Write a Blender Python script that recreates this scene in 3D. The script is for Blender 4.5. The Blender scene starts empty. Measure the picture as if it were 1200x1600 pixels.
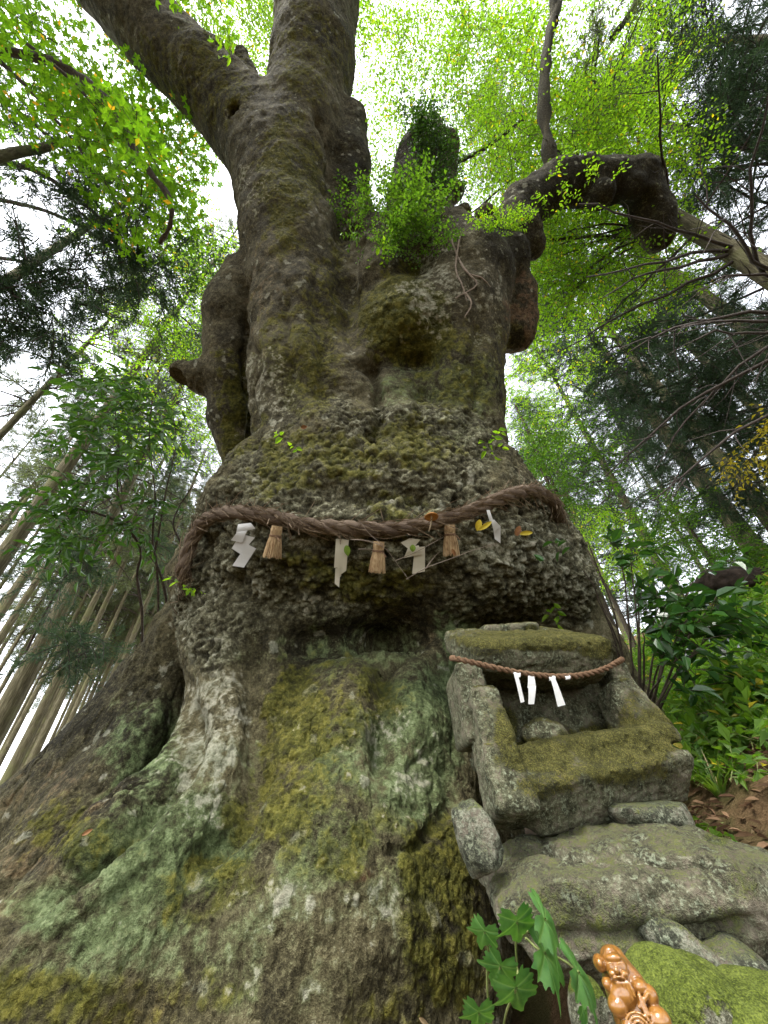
import bpy, math, random
import numpy as np
from mathutils import Vector, Matrix
random.seed(7)
rng = np.random.default_rng(11)
scene = bpy.context.scene
COL = scene.collection
# ------------------------------------------------------------------ camera
F = 578.0                      # focal length in photo pixels (1200 x 1600)
CAM = np.array([0.0, 0.0, 1.4])
PITCH = math.atan2(F, 730.3)   # zenith vanishes 730 px above the centre
PHI = math.atan2(22, 730)
_fw = np.array([0, math.cos(PITCH), math.sin(PITCH)])
_r0 = np.array([1.0, 0, 0]); _u0 = np.array([0, -math.sin(PITCH), math.cos(PITCH)])
_rt = math.cos(PHI)*_r0 - math.sin(PHI)*_u0
_up = math.cos(PHI)*_u0 + math.sin(PHI)*_r0
def P(u, v, d):
    "photo pixel + distance along the optical axis -> world point"
    return CAM + d*((u-600)/F*_rt + (800-v)/F*_up + _fw)
def PY(u, v, y):
    "photo pixel met with the vertical plane at world y"
    r = (u-600)/F*_rt + (800-v)/F*_up + _fw
    return CAM + r*((y-CAM[1])/r[1])
def PG(u, v, gz, d0=0.5, d1=60):
    "photo pixel met with the terrain"
    r = (u-600)/F*_rt + (800-v)/F*_up + _fw
    for d in np.linspace(d0, d1, 1500):
        p = CAM+r*d
        if p[2] < gz(p[0], p[1]): return p
    return CAM+r*d1
def proj(p):
    q = p-CAM
    z = np.maximum(q@_fw, 1e-3)
    return 600+F*(q@_rt)/z, 800-F*(q@_up)/z, q@_fw
cam = bpy.data.cameras.new('camera'); cam_o = bpy.data.objects.new('camera', cam)
COL.objects.link(cam_o)
cam.sensor_fit = 'VERTICAL'; cam.sensor_height = 36; cam.lens = 36*F/1600
cam.clip_start = 0.05; cam.clip_end = 500
cam_o.matrix_world = Matrix(((_rt[0], _up[0], -_fw[0], CAM[0]), (_rt[1], _up[1], -_fw[1], CAM[1]),
                             (_rt[2], _up[2], -_fw[2], CAM[2]), (0, 0, 0, 1)))
scene.camera = cam_o
# ------------------------------------------------------------------ sky, sun, exposure
SUN_EL, SUN_AZ = math.radians(62), math.radians(215)     # soft light from above, behind-left of the camera
world = bpy.data.worlds.new('World'); scene.world = world; world.use_nodes = True
_n = world.node_tree.nodes; _l = world.node_tree.links
sky = _n.new('ShaderNodeTexSky'); sky.sky_type = 'NISHITA'; sky.sun_disc = False
sky.sun_elevation = SUN_EL; sky.sun_rotation = SUN_AZ
sky.dust_density = 2; sky.air_density = 1.0; sky.ozone_density = 1.0
_hs = _n.new('ShaderNodeHueSaturation'); _hs.inputs['Saturation'].default_value = 0.22   # cloud cover washes the blue out
_l.new(sky.outputs[0], _hs.inputs['Color']); _l.new(_hs.outputs[0], _n['Background'].inputs['Color'])
_n['Background'].inputs['Strength'].default_value = 0.15
sun = bpy.data.lights.new('sun', 'SUN'); sun.energy = 1.3; sun.angle = math.radians(25); sun.color = (1, .96, .9)
sun_o = bpy.data.objects.new('sun', sun); COL.objects.link(sun_o)
_sd = Vector((math.sin(SUN_AZ)*math.cos(SUN_EL), math.cos(SUN_AZ)*math.cos(SUN_EL), math.sin(SUN_EL)))
sun_o.rotation_euler = _sd.to_track_quat('Z', 'Y').to_euler()
scene.view_settings.view_transform = 'Standard'; scene.view_settings.look = 'None'
scene.view_settings.gamma = 1; scene.view_settings.use_curve_mapping = False
scene.view_settings.exposure = 2.65
scene.cycles.max_bounces = 8; scene.cycles.diffuse_bounces = 4; scene.cycles.transmission_bounces = 4
scene.cycles.use_denoising = True; scene.cycles.sample_clamp_indirect = 6
# ------------------------------------------------------------------ object helpers
def link(name, data, parent=None):
    o = bpy.data.objects.new(name, data); COL.objects.link(o); o.parent = parent; return o
def tag(o, label, cat, group=None):
    o['label'] = label; o['category'] = cat
    if group: o['group'] = group
    return o
def thing(name, label, cat, loc=(0, 0, 0), group=None):
    o = link(name, None); o.location = loc; o.empty_display_size = .1
    return tag(o, label, cat, group)
def struct(o):
    o['kind'] = 'structure'; return o
def stuff(o):
    o['kind'] = 'stuff'; return o
def mesh_np(name, V, Q, mats=(), mi=None, smooth=True, attrs=None, cols=None):
    "V (n,3), Q (m,4) quads or (m,3) tris -> mesh"
    V = np.asarray(V, np.float32); Q = np.asarray(Q, np.int32)
    me = bpy.data.meshes.new(name); k = Q.shape[1]
    me.vertices.add(len(V)); me.vertices.foreach_set('co', V.ravel())
    me.loops.add(Q.size); me.loops.foreach_set('vertex_index', Q.ravel())
    me.polygons.add(len(Q)); me.polygons.foreach_set('loop_start', np.arange(0, Q.size, k, dtype=np.int32))
    for m in mats: me.materials.append(m)
    if mi is not None: me.polygons.foreach_set('material_index', np.asarray(mi, np.int32))
    me.polygons.foreach_set('use_smooth', np.full(len(Q), smooth))
    for nm, a in (attrs or {}).items():
        at = me.attributes.new(nm, 'FLOAT', 'POINT'); at.data.foreach_set('value', np.asarray(a, np.float32))
    me.update(calc_edges=True)
    return me
def unit(a): return a/(np.linalg.norm(a, axis=-1, keepdims=True)+1e-9)
# ------------------------------------------------------------------ noise
_NG = np.random.default_rng(5).random((64, 64, 64)).astype(np.float32)
def vnoise(p, s=1.0, off=0.0):
    "smooth value noise in -1..1; s = features per metre"
    q = np.asarray(p, np.float32)*np.float32(s)+np.float32(off)+np.float32(1000.37)
    i = np.floor(q).astype(np.int32); f = q-i; f = f*f*(3-2*f)
    a = i & 63; b = (i+1) & 63
    x0, y0, z0 = a[..., 0], a[..., 1], a[..., 2]; x1, y1, z1 = b[..., 0], b[..., 1], b[..., 2]
    fx, fy, fz = f[..., 0], f[..., 1], f[..., 2]
    c00 = _NG[x0, y0, z0]*(1-fx)+_NG[x1, y0, z0]*fx; c10 = _NG[x0, y1, z0]*(1-fx)+_NG[x1, y1, z0]*fx
    c01 = _NG[x0, y0, z1]*(1-fx)+_NG[x1, y0, z1]*fx; c11 = _NG[x0, y1, z1]*(1-fx)+_NG[x1, y1, z1]*fx
    return ((c00*(1-fy)+c10*fy)*(1-fz)+(c01*(1-fy)+c11*fy)*fz)*2-1
def fbm(p, s, o=4, g=.5, off=0.0):
    r = 0; a = 1; t = 0
    for k in range(o): r = r+a*vnoise(p, s*2**k, off+k*17.3); t += a; a *= g
    return r/t
def worley(p, s, off=0):
    "distance to the nearest jittered cell point, in cells"
    q = np.asarray(p, np.float32)*s+off+500; i = np.floor(q).astype(np.int32); best = np.full(len(q), 9., np.float32)
    for dx in (-1, 0, 1):
        for dy in (-1, 0, 1):
            for dz in (-1, 0, 1):
                c = i+np.array([dx, dy, dz], np.int32); m = c & 63
                j = np.stack([_NG[m[:, 0], m[:, 1], m[:, 2]], _NG[m[:, 1], m[:, 2], m[:, 0]], _NG[m[:, 2], m[:, 0], (m[:, 1]+31) & 63]], 1)
                d = ((c+j-q)**2).sum(1); best = np.minimum(best, d)
    return np.sqrt(best)
# ------------------------------------------------------------------ signed distance fields -> meshes
class Field:
    def __init__(s, lo, hi, h):
        s.lo = np.asarray(lo, np.float32); s.h = h
        s.n = np.ceil((np.asarray(hi)-s.lo)/h).astype(int)+1
        s.d = np.full(s.n, 9., np.float32)
    def _sub(s, blo, bhi):
        a = np.clip(np.floor((np.asarray(blo)-s.lo)/s.h).astype(int), 0, s.n); b = np.clip(np.ceil((np.asarray(bhi)-s.lo)/s.h).astype(int)+1, 0, s.n)
        if (b <= a).any(): return None, None
        sl = tuple(slice(x, y) for x, y in zip(a, b))
        g = np.stack(np.meshgrid(*[s.lo[k]+s.h*np.arange(a[k], b[k], dtype=np.float32) for k in range(3)], indexing='ij'), -1)
        return sl, g
    def put(s, fn, blo, bhi, k=.1, neg=False, pad=.35):
        sl, g = s._sub(np.asarray(blo)-k-pad, np.asarray(bhi)+k+pad)
        if sl is None: return
        e = fn(g); d = s.d[sl]
        if neg:
            h = np.clip(k-np.abs(-e-d), 0, None)/k if k > 0 else 0
            s.d[sl] = np.maximum(-e, d)+h*h*k*.25
        else:
            h = np.clip(k-np.abs(e-d), 0, None)/k if k > 0 else 0
            s.d[sl] = np.minimum(e, d)-h*h*k*.25
    def cone(s, a, b, ra, rb, k=.1, neg=False):
        a = np.asarray(a, np.float32); b = np.asarray(b, np.float32); ab = b-a; L2 = float(ab@ab)+1e-9
        def fn(g):
            t = np.clip(((g-a)@ab)/L2, 0, 1)
            return np.sqrt((((g-a)-t[..., None]*ab)**2).sum(-1))-(ra+(rb-ra)*t)
        R = max(ra, rb); s.put(fn, np.minimum(a, b)-R, np.maximum(a, b)+R, k, neg)
    def chain(s, pts, k=.1, kin=.05):
        for (u0, v0, d0, r0), (u1, v1, d1, r1) in zip(pts[:-1], pts[1:]):
            s.cone(P(u0, v0, d0), P(u1, v1, d1), r0, r1, k)
    def ball(s, c, r, k=.1, neg=False, R=None):
        c = np.asarray(c, np.float32); r = np.broadcast_to(np.asarray(r, np.float32), 3)
        M = np.eye(3, dtype=np.float32) if R is None else np.asarray(R, np.float32)
        def fn(g):
            q = (g-c)@M; l = np.sqrt(((q/r)**2).sum(-1)); m = np.sqrt(((q/r**2)**2).sum(-1))+1e-6
            return l*(l-1)/m
        rm = r.max(); s.put(fn, c-rm, c+rm, k, neg)
    def box(s, c, hs, R=None, rad=.03, k=.05, neg=False, taper=0):
        "R: columns are the box axes in world space"
        c = np.asarray(c, np.float32); hs = np.asarray(hs, np.float32); M = np.eye(3, dtype=np.float32) if R is None else np.asarray(R, np.float32)
        def fn(g):
            q = (g-c)@M; hh = hs
            if taper: hh = hs*np.stack([1-taper*q[..., 2]/hs[2], 1-taper*q[..., 2]/hs[2], np.ones_like(q[..., 2])], -1)
            q = np.abs(q)-hh+rad
            return np.sqrt((np.maximum(q, 0)**2).sum(-1))+np.minimum(q.max(-1), 0)-rad
        rm = np.linalg.norm(hs)*(1+abs(taper)); s.put(fn, c-rm, c+rm, k, neg)
    def mesh(s):
        d = s.d; n = d.shape; ins = d < 0
        c = [ins[i:n[0]-1+i, j:n[1]-1+j, k:n[2]-1+k] for i in (0, 1) for j in (0, 1) for k in (0, 1)]
        cnt = sum(x.astype(np.int8) for x in c); act = (cnt > 0) & (cnt < 8)
        idx = np.full(act.shape, -1, np.int64); I = np.argwhere(act); idx[act] = np.arange(len(I))
        acc = np.zeros((len(I), 3), np.float32); num = np.zeros(len(I), np.float32)
        cor = np.array([(i, j, k) for i in (0, 1) for j in (0, 1) for k in (0, 1)])
        val = np.stack([d[I[:, 0]+i, I[:, 1]+j, I[:, 2]+k] for i, j, k in cor], 1)
        for a in range(8):
            for b in range(a+1, 8):
                if np.abs(cor[a]-cor[b]).sum() != 1: continue
                m = (val[:, a] < 0) != (val[:, b] < 0); t = val[m, a]/(val[m, a]-val[m, b])
                acc[m] += cor[a]+t[:, None]*(cor[b]-cor[a]); num[m] += 1
        V = s.lo+(I+acc/num[:, None])*s.h
        Q = []
        for ax in range(3):
            sl0 = [slice(1, -1)]*3; sl0[ax] = slice(0, -1); sl1 = [slice(1, -1)]*3; sl1[ax] = slice(1, None)
            A = ins[tuple(sl0)]; B = ins[tuple(sl1)]
            for flip, m in ((False, A & ~B), (True, ~A & B)):
                E = np.argwhere(m)
                if not len(E): continue
                o = np.ones(3, int); o[ax] = 0; E = E+o
                b_, c_ = (ax+1) % 3, (ax+2) % 3
                eb = np.zeros(3, int); eb[b_] = 1; ec = np.zeros(3, int); ec[c_] = 1
                q = [idx[tuple((E-x).T)] for x in (eb+ec, ec, 0*eb, eb)]
                q = np.stack(q, 1)
                Q.append(q[:, ::-1] if flip else q)
        return V, np.concatenate(Q)
def normals(V, Q):
    a = V[Q[:, 2]]-V[Q[:, 0]]; b = V[Q[:, 3]]-V[Q[:, 1]]; n = np.cross(a, b)
    N = np.zeros_like(V)
    for k in range(4): 
        for x in range(3): N[:, x] += np.bincount(Q[:, k], n[:, x], len(V))
    return N/(np.linalg.norm(N, axis=1, keepdims=True)+1e-9)
def relax(V, Q, it=1, w=.5):
    for _ in range(it):
        S = np.zeros_like(V); c = np.zeros(len(V))
        for k in range(4):
            for j in (1, 3):
                for x in range(3): S[:, x] += np.bincount(Q[:, k], V[Q[:, (k+j) % 4], x], len(V))
                c += np.bincount(Q[:, k], minlength=len(V))
        V = V*(1-w)+w*S/c[:, None]
    return V.astype(np.float32)
def subdivide(V, Q):
    "one 1->4 split of a quad mesh followed by a light smoothing"
    E = np.stack([Q, np.roll(Q, -1, 1)], -1).reshape(-1, 2); Es = np.sort(E, 1)
    key = Es[:, 0].astype(np.int64)*len(V)+Es[:, 1]; u, inv = np.unique(key, return_inverse=True)
    ev = np.stack([u//len(V), u % len(V)], 1); n = len(V)
    V2 = np.concatenate([V, (V[ev[:, 0]]+V[ev[:, 1]])/2, V[Q].mean(1)])
    em = n+inv.reshape(-1, 4); fc = n+len(u)+np.arange(len(Q))
    Q2 = np.concatenate([np.stack([Q[:, k], em[:, k], fc, em[:, (k+3) % 4]], 1) for k in range(4)])
    return relax(V2, Q2, 1, .35), Q2
# ------------------------------------------------------------------ procedural materials
class NT:
    def __init__(s, name):
        s.m = bpy.data.materials.new(name); s.m.use_nodes = True; s.t = s.m.node_tree; s.n = s.t.nodes
        s.b = s.n['Principled BSDF']; s.out = s.n['Material Output']; s.b.inputs['Specular IOR Level'].default_value = .3
        s.geo = s.n.new('ShaderNodeNewGeometry')
    def link(s, a, b): s.t.links.new(a, b)
    def pos(s, scale=(1, 1, 1), obj=False):
        mp = s.n.new('ShaderNodeMapping'); mp.inputs['Scale'].default_value = scale
        if obj: s.link(s.n.new('ShaderNodeTexCoord').outputs['Object'], mp.inputs[0])
        else: s.link(s.geo.outputs['Position'], mp.inputs[0])
        return mp.outputs[0]
    def noise(s, scale, detail=4, vec=None, rough=.55, dist=0):
        x = s.n.new('ShaderNodeTexNoise'); x.inputs['Scale'].default_value = scale; x.inputs['Detail'].default_value = detail
        x.inputs['Roughness'].default_value = rough; x.inputs['Distortion'].default_value = dist
        s.link(vec if vec is not None else s.geo.outputs['Position'], x.inputs['Vector']); return x.outputs['Fac']
    def vor(s, scale, vec=None, feat='F1', out='Distance'):
        x = s.n.new('ShaderNodeTexVoronoi'); x.feature = feat; x.inputs['Scale'].default_value = scale
        s.link(vec if vec is not None else s.geo.outputs['Position'], x.inputs['Vector']); return x.outputs[out]
    def ramp(s, fac, stops):
        x = s.n.new('ShaderNodeValToRGB'); e = x.color_ramp.elements
        while len(e) < len(stops): e.new(.5)
        for k, (p, c) in enumerate(stops):
            e[k].position = p; e[k].color = (*c, 1) if len(c) == 3 else c
        s.link(fac, x.inputs[0]); return x.outputs[0]
    def math(s, op, a, b=0.0, c=None, clamp=False):
        x = s.n.new('ShaderNodeMath'); x.operation = op; x.use_clamp = clamp
        for k, v in enumerate((a, b, c)):
            if v is None: continue
            if isinstance(v, (int, float)): x.inputs[k].default_value = v
            else: s.link(v, x.inputs[k])
        return x.outputs[0]
    def step(s, v, a, b):
        x = s.n.new('ShaderNodeMapRange'); x.interpolation_type = 'SMOOTHSTEP'
        x.inputs['From Min'].default_value = a; x.inputs['From Max'].default_value = b; s.link(v, x.inputs['Value']); return x.outputs[0]
    def attr(s, name):
        x = s.n.new('ShaderNodeAttribute'); x.attribute_name = name; return x.outputs['Fac']
    def mix(s, f, a, b, mode='MIX'):
        x = s.n.new('ShaderNodeMix'); x.data_type = 'RGBA'; x.blend_type = mode
        for k, v in (('Factor', f), ('A', a), ('B', b)):
            i = [q for q in x.inputs if q.name == k and (q.type == 'VALUE' if k == 'Factor' else q.type == 'RGBA')][0]
            if isinstance(v, (int, float)): i.default_value = v
            elif isinstance(v, tuple): i.default_value = (*v, 1)
            else: s.link(v, i)
        return [q for q in x.outputs if q.type == 'RGBA'][0]
    def zone(s, attr, nz, lo=.35, hi=.6, amp=.9):
        return s.step(s.math('ADD', s.attr(attr) if isinstance(attr, str) else attr, s.math('MULTIPLY', s.math('SUBTRACT', nz, .5), amp)), lo, hi)
    def bump(s, h, st=.5, dist=.02, prev=None):
        x = s.n.new('ShaderNodeBump'); x.inputs['Strength'].default_value = st; x.inputs['Distance'].default_value = dist
        s.link(h, x.inputs['Height'])
        if prev is not None: s.link(prev, x.inputs['Normal'])
        return x.outputs[0]
    def done(s, col, rough=.85, nrm=None, spec=None):
        if isinstance(col, tuple): s.b.inputs['Base Color'].default_value = (*col, 1)
        else: s.link(col, s.b.inputs['Base Color'])
        if isinstance(rough, (int, float)): s.b.inputs['Roughness'].default_value = rough
        else: s.link(rough, s.b.inputs['Roughness'])
        if nrm is not None: s.link(nrm, s.b.inputs['Normal'])
        if spec is not None: s.b.inputs['Specular IOR Level'].default_value = spec
        return s.m
def bark_material():
    s = NT('old_bark'); n3 = s.noise(48, 3, rough=.7); n4 = s.noise(150, 2, rough=.7)
    f = s.math('ADD', s.math('MULTIPLY', s.math('SUBTRACT', n3, .5), 1.5), s.math('MULTIPLY', s.math('SUBTRACT', n4, .5), 1.2))   # fine variation about 0
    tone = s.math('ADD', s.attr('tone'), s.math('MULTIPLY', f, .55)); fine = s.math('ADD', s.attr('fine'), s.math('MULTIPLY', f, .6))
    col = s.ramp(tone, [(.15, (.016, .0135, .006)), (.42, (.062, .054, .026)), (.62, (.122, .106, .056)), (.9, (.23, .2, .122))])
    col = s.mix(s.math('MULTIPLY', s.attr('high'), .6), col, s.ramp(tone, [(.2, (.022, .019, .011)), (.5, (.062, .053, .031)), (.85, (.14, .122, .08))]))
    def z(a, k): return s.math('MULTIPLY', s.step(s.math('ADD', s.attr(a), s.math('MULTIPLY', f, .55)), -.02, 1.08), k)
    col = s.mix(z('rust', .85), col, s.ramp(fine, [(.15, (.04, .02, .010)), (.5, (.12, .06, .03)), (.85, (.22, .12, .065))]))
    col = s.mix(z('algae', .85), col, s.ramp(fine, [(.15, (.024, .036, .012)), (.5, (.082, .118, .045)), (.85, (.19, .25, .115))]))
    col = s.mix(z('crust', .85), col, s.ramp(fine, [(.15, (.011, .010, .005)), (.42, (.046, .042, .023)), (.62, (.11, .105, .062)), (.9, (.29, .29, .205))]))
    col = s.mix(z('moss', .92), col, s.ramp(fine, [(.15, (.022, .024, .003)), (.5, (.064, .064, .008)), (.85, (.14, .128, .018))]))
    col = s.mix(z('lichen', .8), col, s.ramp(fine, [(.15, (.10, .105, .07)), (.5, (.21, .212, .15)), (.85, (.36, .345, .27))]))
    h = s.math('ADD', s.math('MULTIPLY', n3, .7), s.math('MULTIPLY', n4, .3))
    return s.done(col, .92, s.bump(h, .8, .035), .2)
def stone_material(name, ramp_, moss, lichen=.5, moss_up=.5, up_lo=.35, up_hi=.8, lcol=((.17, .2, .13), (.33, .37, .26))):
    s = NT(name); n2 = s.noise(12, 4, rough=.7); n3 = s.noise(60, 3, rough=.7); n4 = s.noise(190, 2, rough=.7)
    f = s.math('ADD', s.math('MULTIPLY', s.math('SUBTRACT', n2, .5), 1.3), s.math('ADD', s.math('MULTIPLY', s.math('SUBTRACT', n3, .5), 1.4), s.math('MULTIPLY', s.math('SUBTRACT', n4, .5), .8)))
    f5 = s.math('ADD', f, .5)
    col = s.ramp(f5, ramp_)
    col = s.mix(s.math('MULTIPLY', s.step(s.math('SUBTRACT', n2, s.math('MULTIPLY', s.math('SUBTRACT', n3, .5), .8)), .52, .66), .5), col, (.17, .135, .105))
    li = s.step(s.math('ADD', s.math('SUBTRACT', n3, .5), s.math('MULTIPLY', s.math('SUBTRACT', .5, n2), .6)), .12-.14*lichen, .22-.12*lichen)
    col = s.mix(s.math('MULTIPLY', li, .5), col, s.ramp(n4, [(.3, lcol[0]), (.7, lcol[1])]))
    sep = s.n.new('ShaderNodeSeparateXYZ'); s.link(s.geo.outputs['Normal'], sep.inputs[0])
    upf = s.math('MAXIMUM', s.math('MULTIPLY', s.step(sep.outputs[2], up_lo, up_hi), moss_up), s.math('MULTIPLY', s.attr('moss'), .8))
    mo = s.step(s.math('ADD', upf, s.math('MULTIPLY', f, .55)), .28, .62)
    dk, md, lt = moss
    col = s.mix(s.math('MULTIPLY', mo, .92), col, s.ramp(s.math('ADD', s.math('MULTIPLY', n4, .7), s.math('MULTIPLY', f5, .3)), [(.3, dk), (.5, md), (.7, lt)]))
    h = s.math('ADD', s.math('MULTIPLY', n3, .7), s.math('ADD', s.math('MULTIPLY', n4, .45), s.math('MULTIPLY', mo, .2)))
    return s.done(col, .93, s.bump(h, .8, .016), .2)
GREEN_MOSS = ((.02, .026, .005), (.055, .068, .012), (.11, .12, .022))
GOLD_MOSS = ((.010, .010, .002), (.044, .043, .007), (.125, .112, .022))
M_bark = bark_material()
M_shrine = stone_material('shrine_stone', [(.2, (.03, .03, .016)), (.5, (.09, .09, .052)), (.85, (.2, .2, .13))], GOLD_MOSS, .35, .55)
M_boulder = stone_material('boulder_stone', [(.2, (.032, .03, .018)), (.5, (.1, .096, .06)), (.85, (.225, .218, .15))], GREEN_MOSS, .45, .4)
M_rock = stone_material('small_rock_stone', [(.3, (.035, .037, .025)), (.5, (.10, .105, .07)), (.7, (.2, .2, .15))], GREEN_MOSS, .3, .45)
M_mossrock = stone_material('mossy_rock_stone', [(.3, (.05, .05, .03)), (.5, (.12, .12, .08)), (.7, (.22, .22, .16))], ((.025, .034, .004), (.075, .1, .010), (.15, .185, .02)), .25, .85, .15, .6)
def simple(name, c0, c1, scale=20, rough=.8, bump=.3, dist=.01, stretch=(1, 1, 1), spec=.3, obj=False):
    s = NT(name); v = s.pos(stretch, obj); n = s.noise(scale, 5, v, .65)
    return s.done(s.ramp(n, [(.32, c0), (.68, c1)]), rough, s.bump(n, bump, dist) if bump else None, spec)
def leaf_material(name, c0, c1, c2=None, trans=.45, rough=.5, spec=.3, yellow=0.0, tcol=None):
    "leaf: reflecting upper surface plus light let through, colour varies leaf by leaf"
    s = NT(name); r = s.geo.outputs['Random Per Island']
    stops = [(0, c0), (1-yellow-.001 if yellow else 1, c1)]
    if yellow: stops += [(1-yellow+.004, c2 or (.45, .3, .02))]
    col = s.ramp(r, stops); s.done(col, rough, None, spec)
    tr = s.n.new('ShaderNodeBsdfTranslucent')
    s.link(s.mix(1.0, col, tcol or (2.3, 2.4, .7), 'MULTIPLY'), tr.inputs[0])
    mx = s.n.new('ShaderNodeMixShader'); mx.inputs[0].default_value = trans
    s.link(s.b.outputs[0], mx.inputs[1]); s.link(tr.outputs[0], mx.inputs[2]); s.link(mx.outputs[0], s.out.inputs[0])
    return s.m
# ------------------------------------------------------------------ the giant tree: trunk grown from a distance field
def seg_dist(u, v, pts):
    "pixel distance to a polyline and the position along it (0..1)"
    best = np.full(len(u), 1e9); tt = np.zeros(len(u)); n = len(pts)-1
    for i, ((a, b), (c, d)) in enumerate(zip(pts[:-1], pts[1:])):
        ex, ey = c-a, d-b; t = np.clip(((u-a)*ex+(v-b)*ey)/(ex*ex+ey*ey+1e-6), 0, 1)
        q = np.hypot(u-a-t*ex, v-b-t*ey); m = q < best; best[m] = q[m]; tt[m] = (i+t[m])/n
    return best, tt
def sstep(x, a, b):
    t = np.clip((x-a)/(b-a), 0, 1); return t*t*(3-2*t)
def blob(u, v, lst, nz=0):
    "soft union of pixel-space ellipses (u, v, ru, rv[, weight])"
    r = np.zeros(len(u))
    for e in lst:
        w = e[4] if len(e) > 4 else 1
        d = np.hypot((u-e[0])/e[2], (v-e[1])/e[3])
        r = np.maximum(r, w*(1-sstep(d+nz, .45, 1.15)))
    return r
def build_trunk():
    T = Field((-7.5, -1.6, -.35), (5.4, 6.4, 14.5), .054)
    # base: flaring buttresses
    T.chain([(470, 960, 4.0, .8), (400, 1000, 3.65, .62), (392, 1120, 3.02, .5), (340, 1260, 2.42, .5), (215, 1440, 1.9, .56), (40, 1720, 1.5, .66)], .12)
    T.chain([(590, 950, 4.1, .8), (590, 1050, 3.65, .7), (570, 1200, 2.85, .74), (510, 1400, 2.22, .82), (430, 1680, 1.75, .88)], .14)
    T.chain([(655, 1080, 3.4, .36), (665, 1200, 2.75, .38), (655, 1330, 2.3, .42), (640, 1470, 2.0, .46), (640, 1700, 1.7, .5)], .12)
    T.chain([(400, 930, 4.6, .6), (305, 990, 4.3, .44), (245, 1095, 4.0, .52), (140, 1240, 3.5, .57), (-80, 1440, 3.1, .64), (-400, 1750, 3.1, .6)], .12)
    T.chain([(250, 1150, 3.5, .38), (165, 1295, 3.0, .44), (60, 1430, 2.6, .5), (-120, 1640, 2.3, .55)], .25)
    T.chain([(850, 925, 4.2, .5), (890, 1030, 4.0, .55), (960, 1160, 3.7, .55), (1040, 1300, 3.4, .5)], .15)   # root behind the shrine
    # heart wood behind
    T.cone((-.35, 5.0, -.3), (-.1, 4.75, 3.2), 1.6, 1.35, .3)
    T.cone((-.1, 4.5, 3.3), (-.25, 4.2, 5.6), 1.5, 1.2, .3)
    # the callus bulge that carries the rope
    T.chain([(352, 900, 3.95, .40), (455, 855, 3.75, .56), (600, 848, 3.75, .6), (740, 868, 3.75, .58), (862, 905, 3.95, .42)], .2)
    T.chain([(342, 1000, 3.8, .36), (338, 900, 3.95, .42), (372, 800, 4.15, .4)], .15)
    T.chain([(395, 790, 4.15, .46), (520, 775, 4.1, .56), (640, 775, 4.1, .58), (750, 800, 4.15, .52), (838, 850, 4.15, .42)], .25)
    T.chain([(415, 735, 4.5, .44), (520, 700, 4.5, .52), (640, 700, 4.5, .52), (735, 740, 4.5, .48), (800, 790, 4.35, .38)], .25)
    for u, v, d, r in ((520, 738, 3.95, .13), (612, 738, 3.95, .17), (565, 748, 3.95, .13), (690, 760, 4.0, .13), (430, 700, 4.2, .14), (770, 730, 4.3, .14)):
        T.ball(P(u, v, d), r, .15)
    # upper trunk
    T.chain([(480, 700, 5.0, .72), (472, 600, 5.35, .72), (470, 500, 5.75, .74), (455, 380, 6.25, .8), (440, 280, 6.75, .84), (400, 215, 7.0, .74), (330, 140, 7.1, .66), (240, 55, 7.2, .64), (100, -90, 7.35, .56), (-60, -240, 7.6, .45)], .14)
    T.chain([(455, 330, 6.6, .8), (475, 210, 7.0, .76), (490, 100, 7.35, .8), (495, 0, 7.65, .82), (500, -140, 8.1, .75), (520, -300, 8.8, .55)], .2)
    T.chain([(720, 700, 5.0, .6), (715, 620, 5.25, .62), (712, 520, 5.6, .76), (722, 440, 5.9, .74), (705, 395, 6.1, .55)], .16)
    T.chain([(600, 680, 5.1, .6), (595, 560, 5.75, .7), (590, 450, 6.3, .75), (600, 400, 6.7, .6)], .2)
    T.ball(P(632, 500, 5.35), (.62, .5, .72), .22)
    T.ball(P(590, 445, 5.65), (.45, .4, .35), .2)
    T.chain([(548, 680, 4.75, .34), (548, 600, 5.0, .33), (540, 520, 5.5, .3)], .14)
    T.chain([(622, 670, 4.75, .3), (622, 600, 5.05, .28)], .12)
    T.chain([(690, 690, 4.75, .33), (700, 600, 5.05, .33)], .14)
    # right limb with its elbow, burls
    T.chain([(745, 450, 6.0, .5), (790, 390, 6.3, .42), (815, 325, 6.5, .38), (870, 288, 6.6, .36), (950, 283, 6.7, .36), (1000, 282, 6.75, .34), (1020, 335, 6.8, .32), (1030, 366, 6.8, .29)], .12)
    T.cone(P(1000, 285, 6.75), P(1010, 266, 6.7), .24, .17, .06)
    gb = np.random.default_rng(9)
    for _ in range(26):
        uu, vv = ((gb.uniform(612, 712), gb.uniform(185, 320)), (gb.uniform(690, 830), gb.uniform(330, 440)), (gb.uniform(850, 1030), gb.uniform(262, 305)))[_ % 3]
        dd = (6.75 if _ % 3 == 0 else 6.05 if _ % 3 == 1 else 6.5); T.ball(P(uu, vv, dd+gb.uniform(-.1, .2)), gb.uniform(.1, .22), .05)
    for u, v, d, r in ((822, 362, 6.15, .28), (795, 408, 5.95, .34), (830, 385, 6.2, .25), (735, 385, 5.95, .28), (760, 365, 6.0, .22), (700, 350, 6.3, .22), (725, 330, 6.4, .15), (800, 395, 5.9, .25)):
        T.ball(P(u, v, d), r, .08)
    T.cone(P(812, 455, 6.05), P(806, 520, 5.95), .28, .32, .12)
    # stumps and stubs
    T.chain([(650, 430, 6.2, .75), (655, 330, 6.7, .58), (662, 255, 7.0, .52), (674, 200, 7.15, .24)], .14)
    T.chain([(690, 290, 6.9, .3), (700, 240, 7.0, .2)], .1)
    T.chain([(560, 380, 6.7, .5), (545, 330, 6.9, .4), (545, 255, 7.05, .42), (548, 190, 7.2, .33)], .12)
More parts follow.
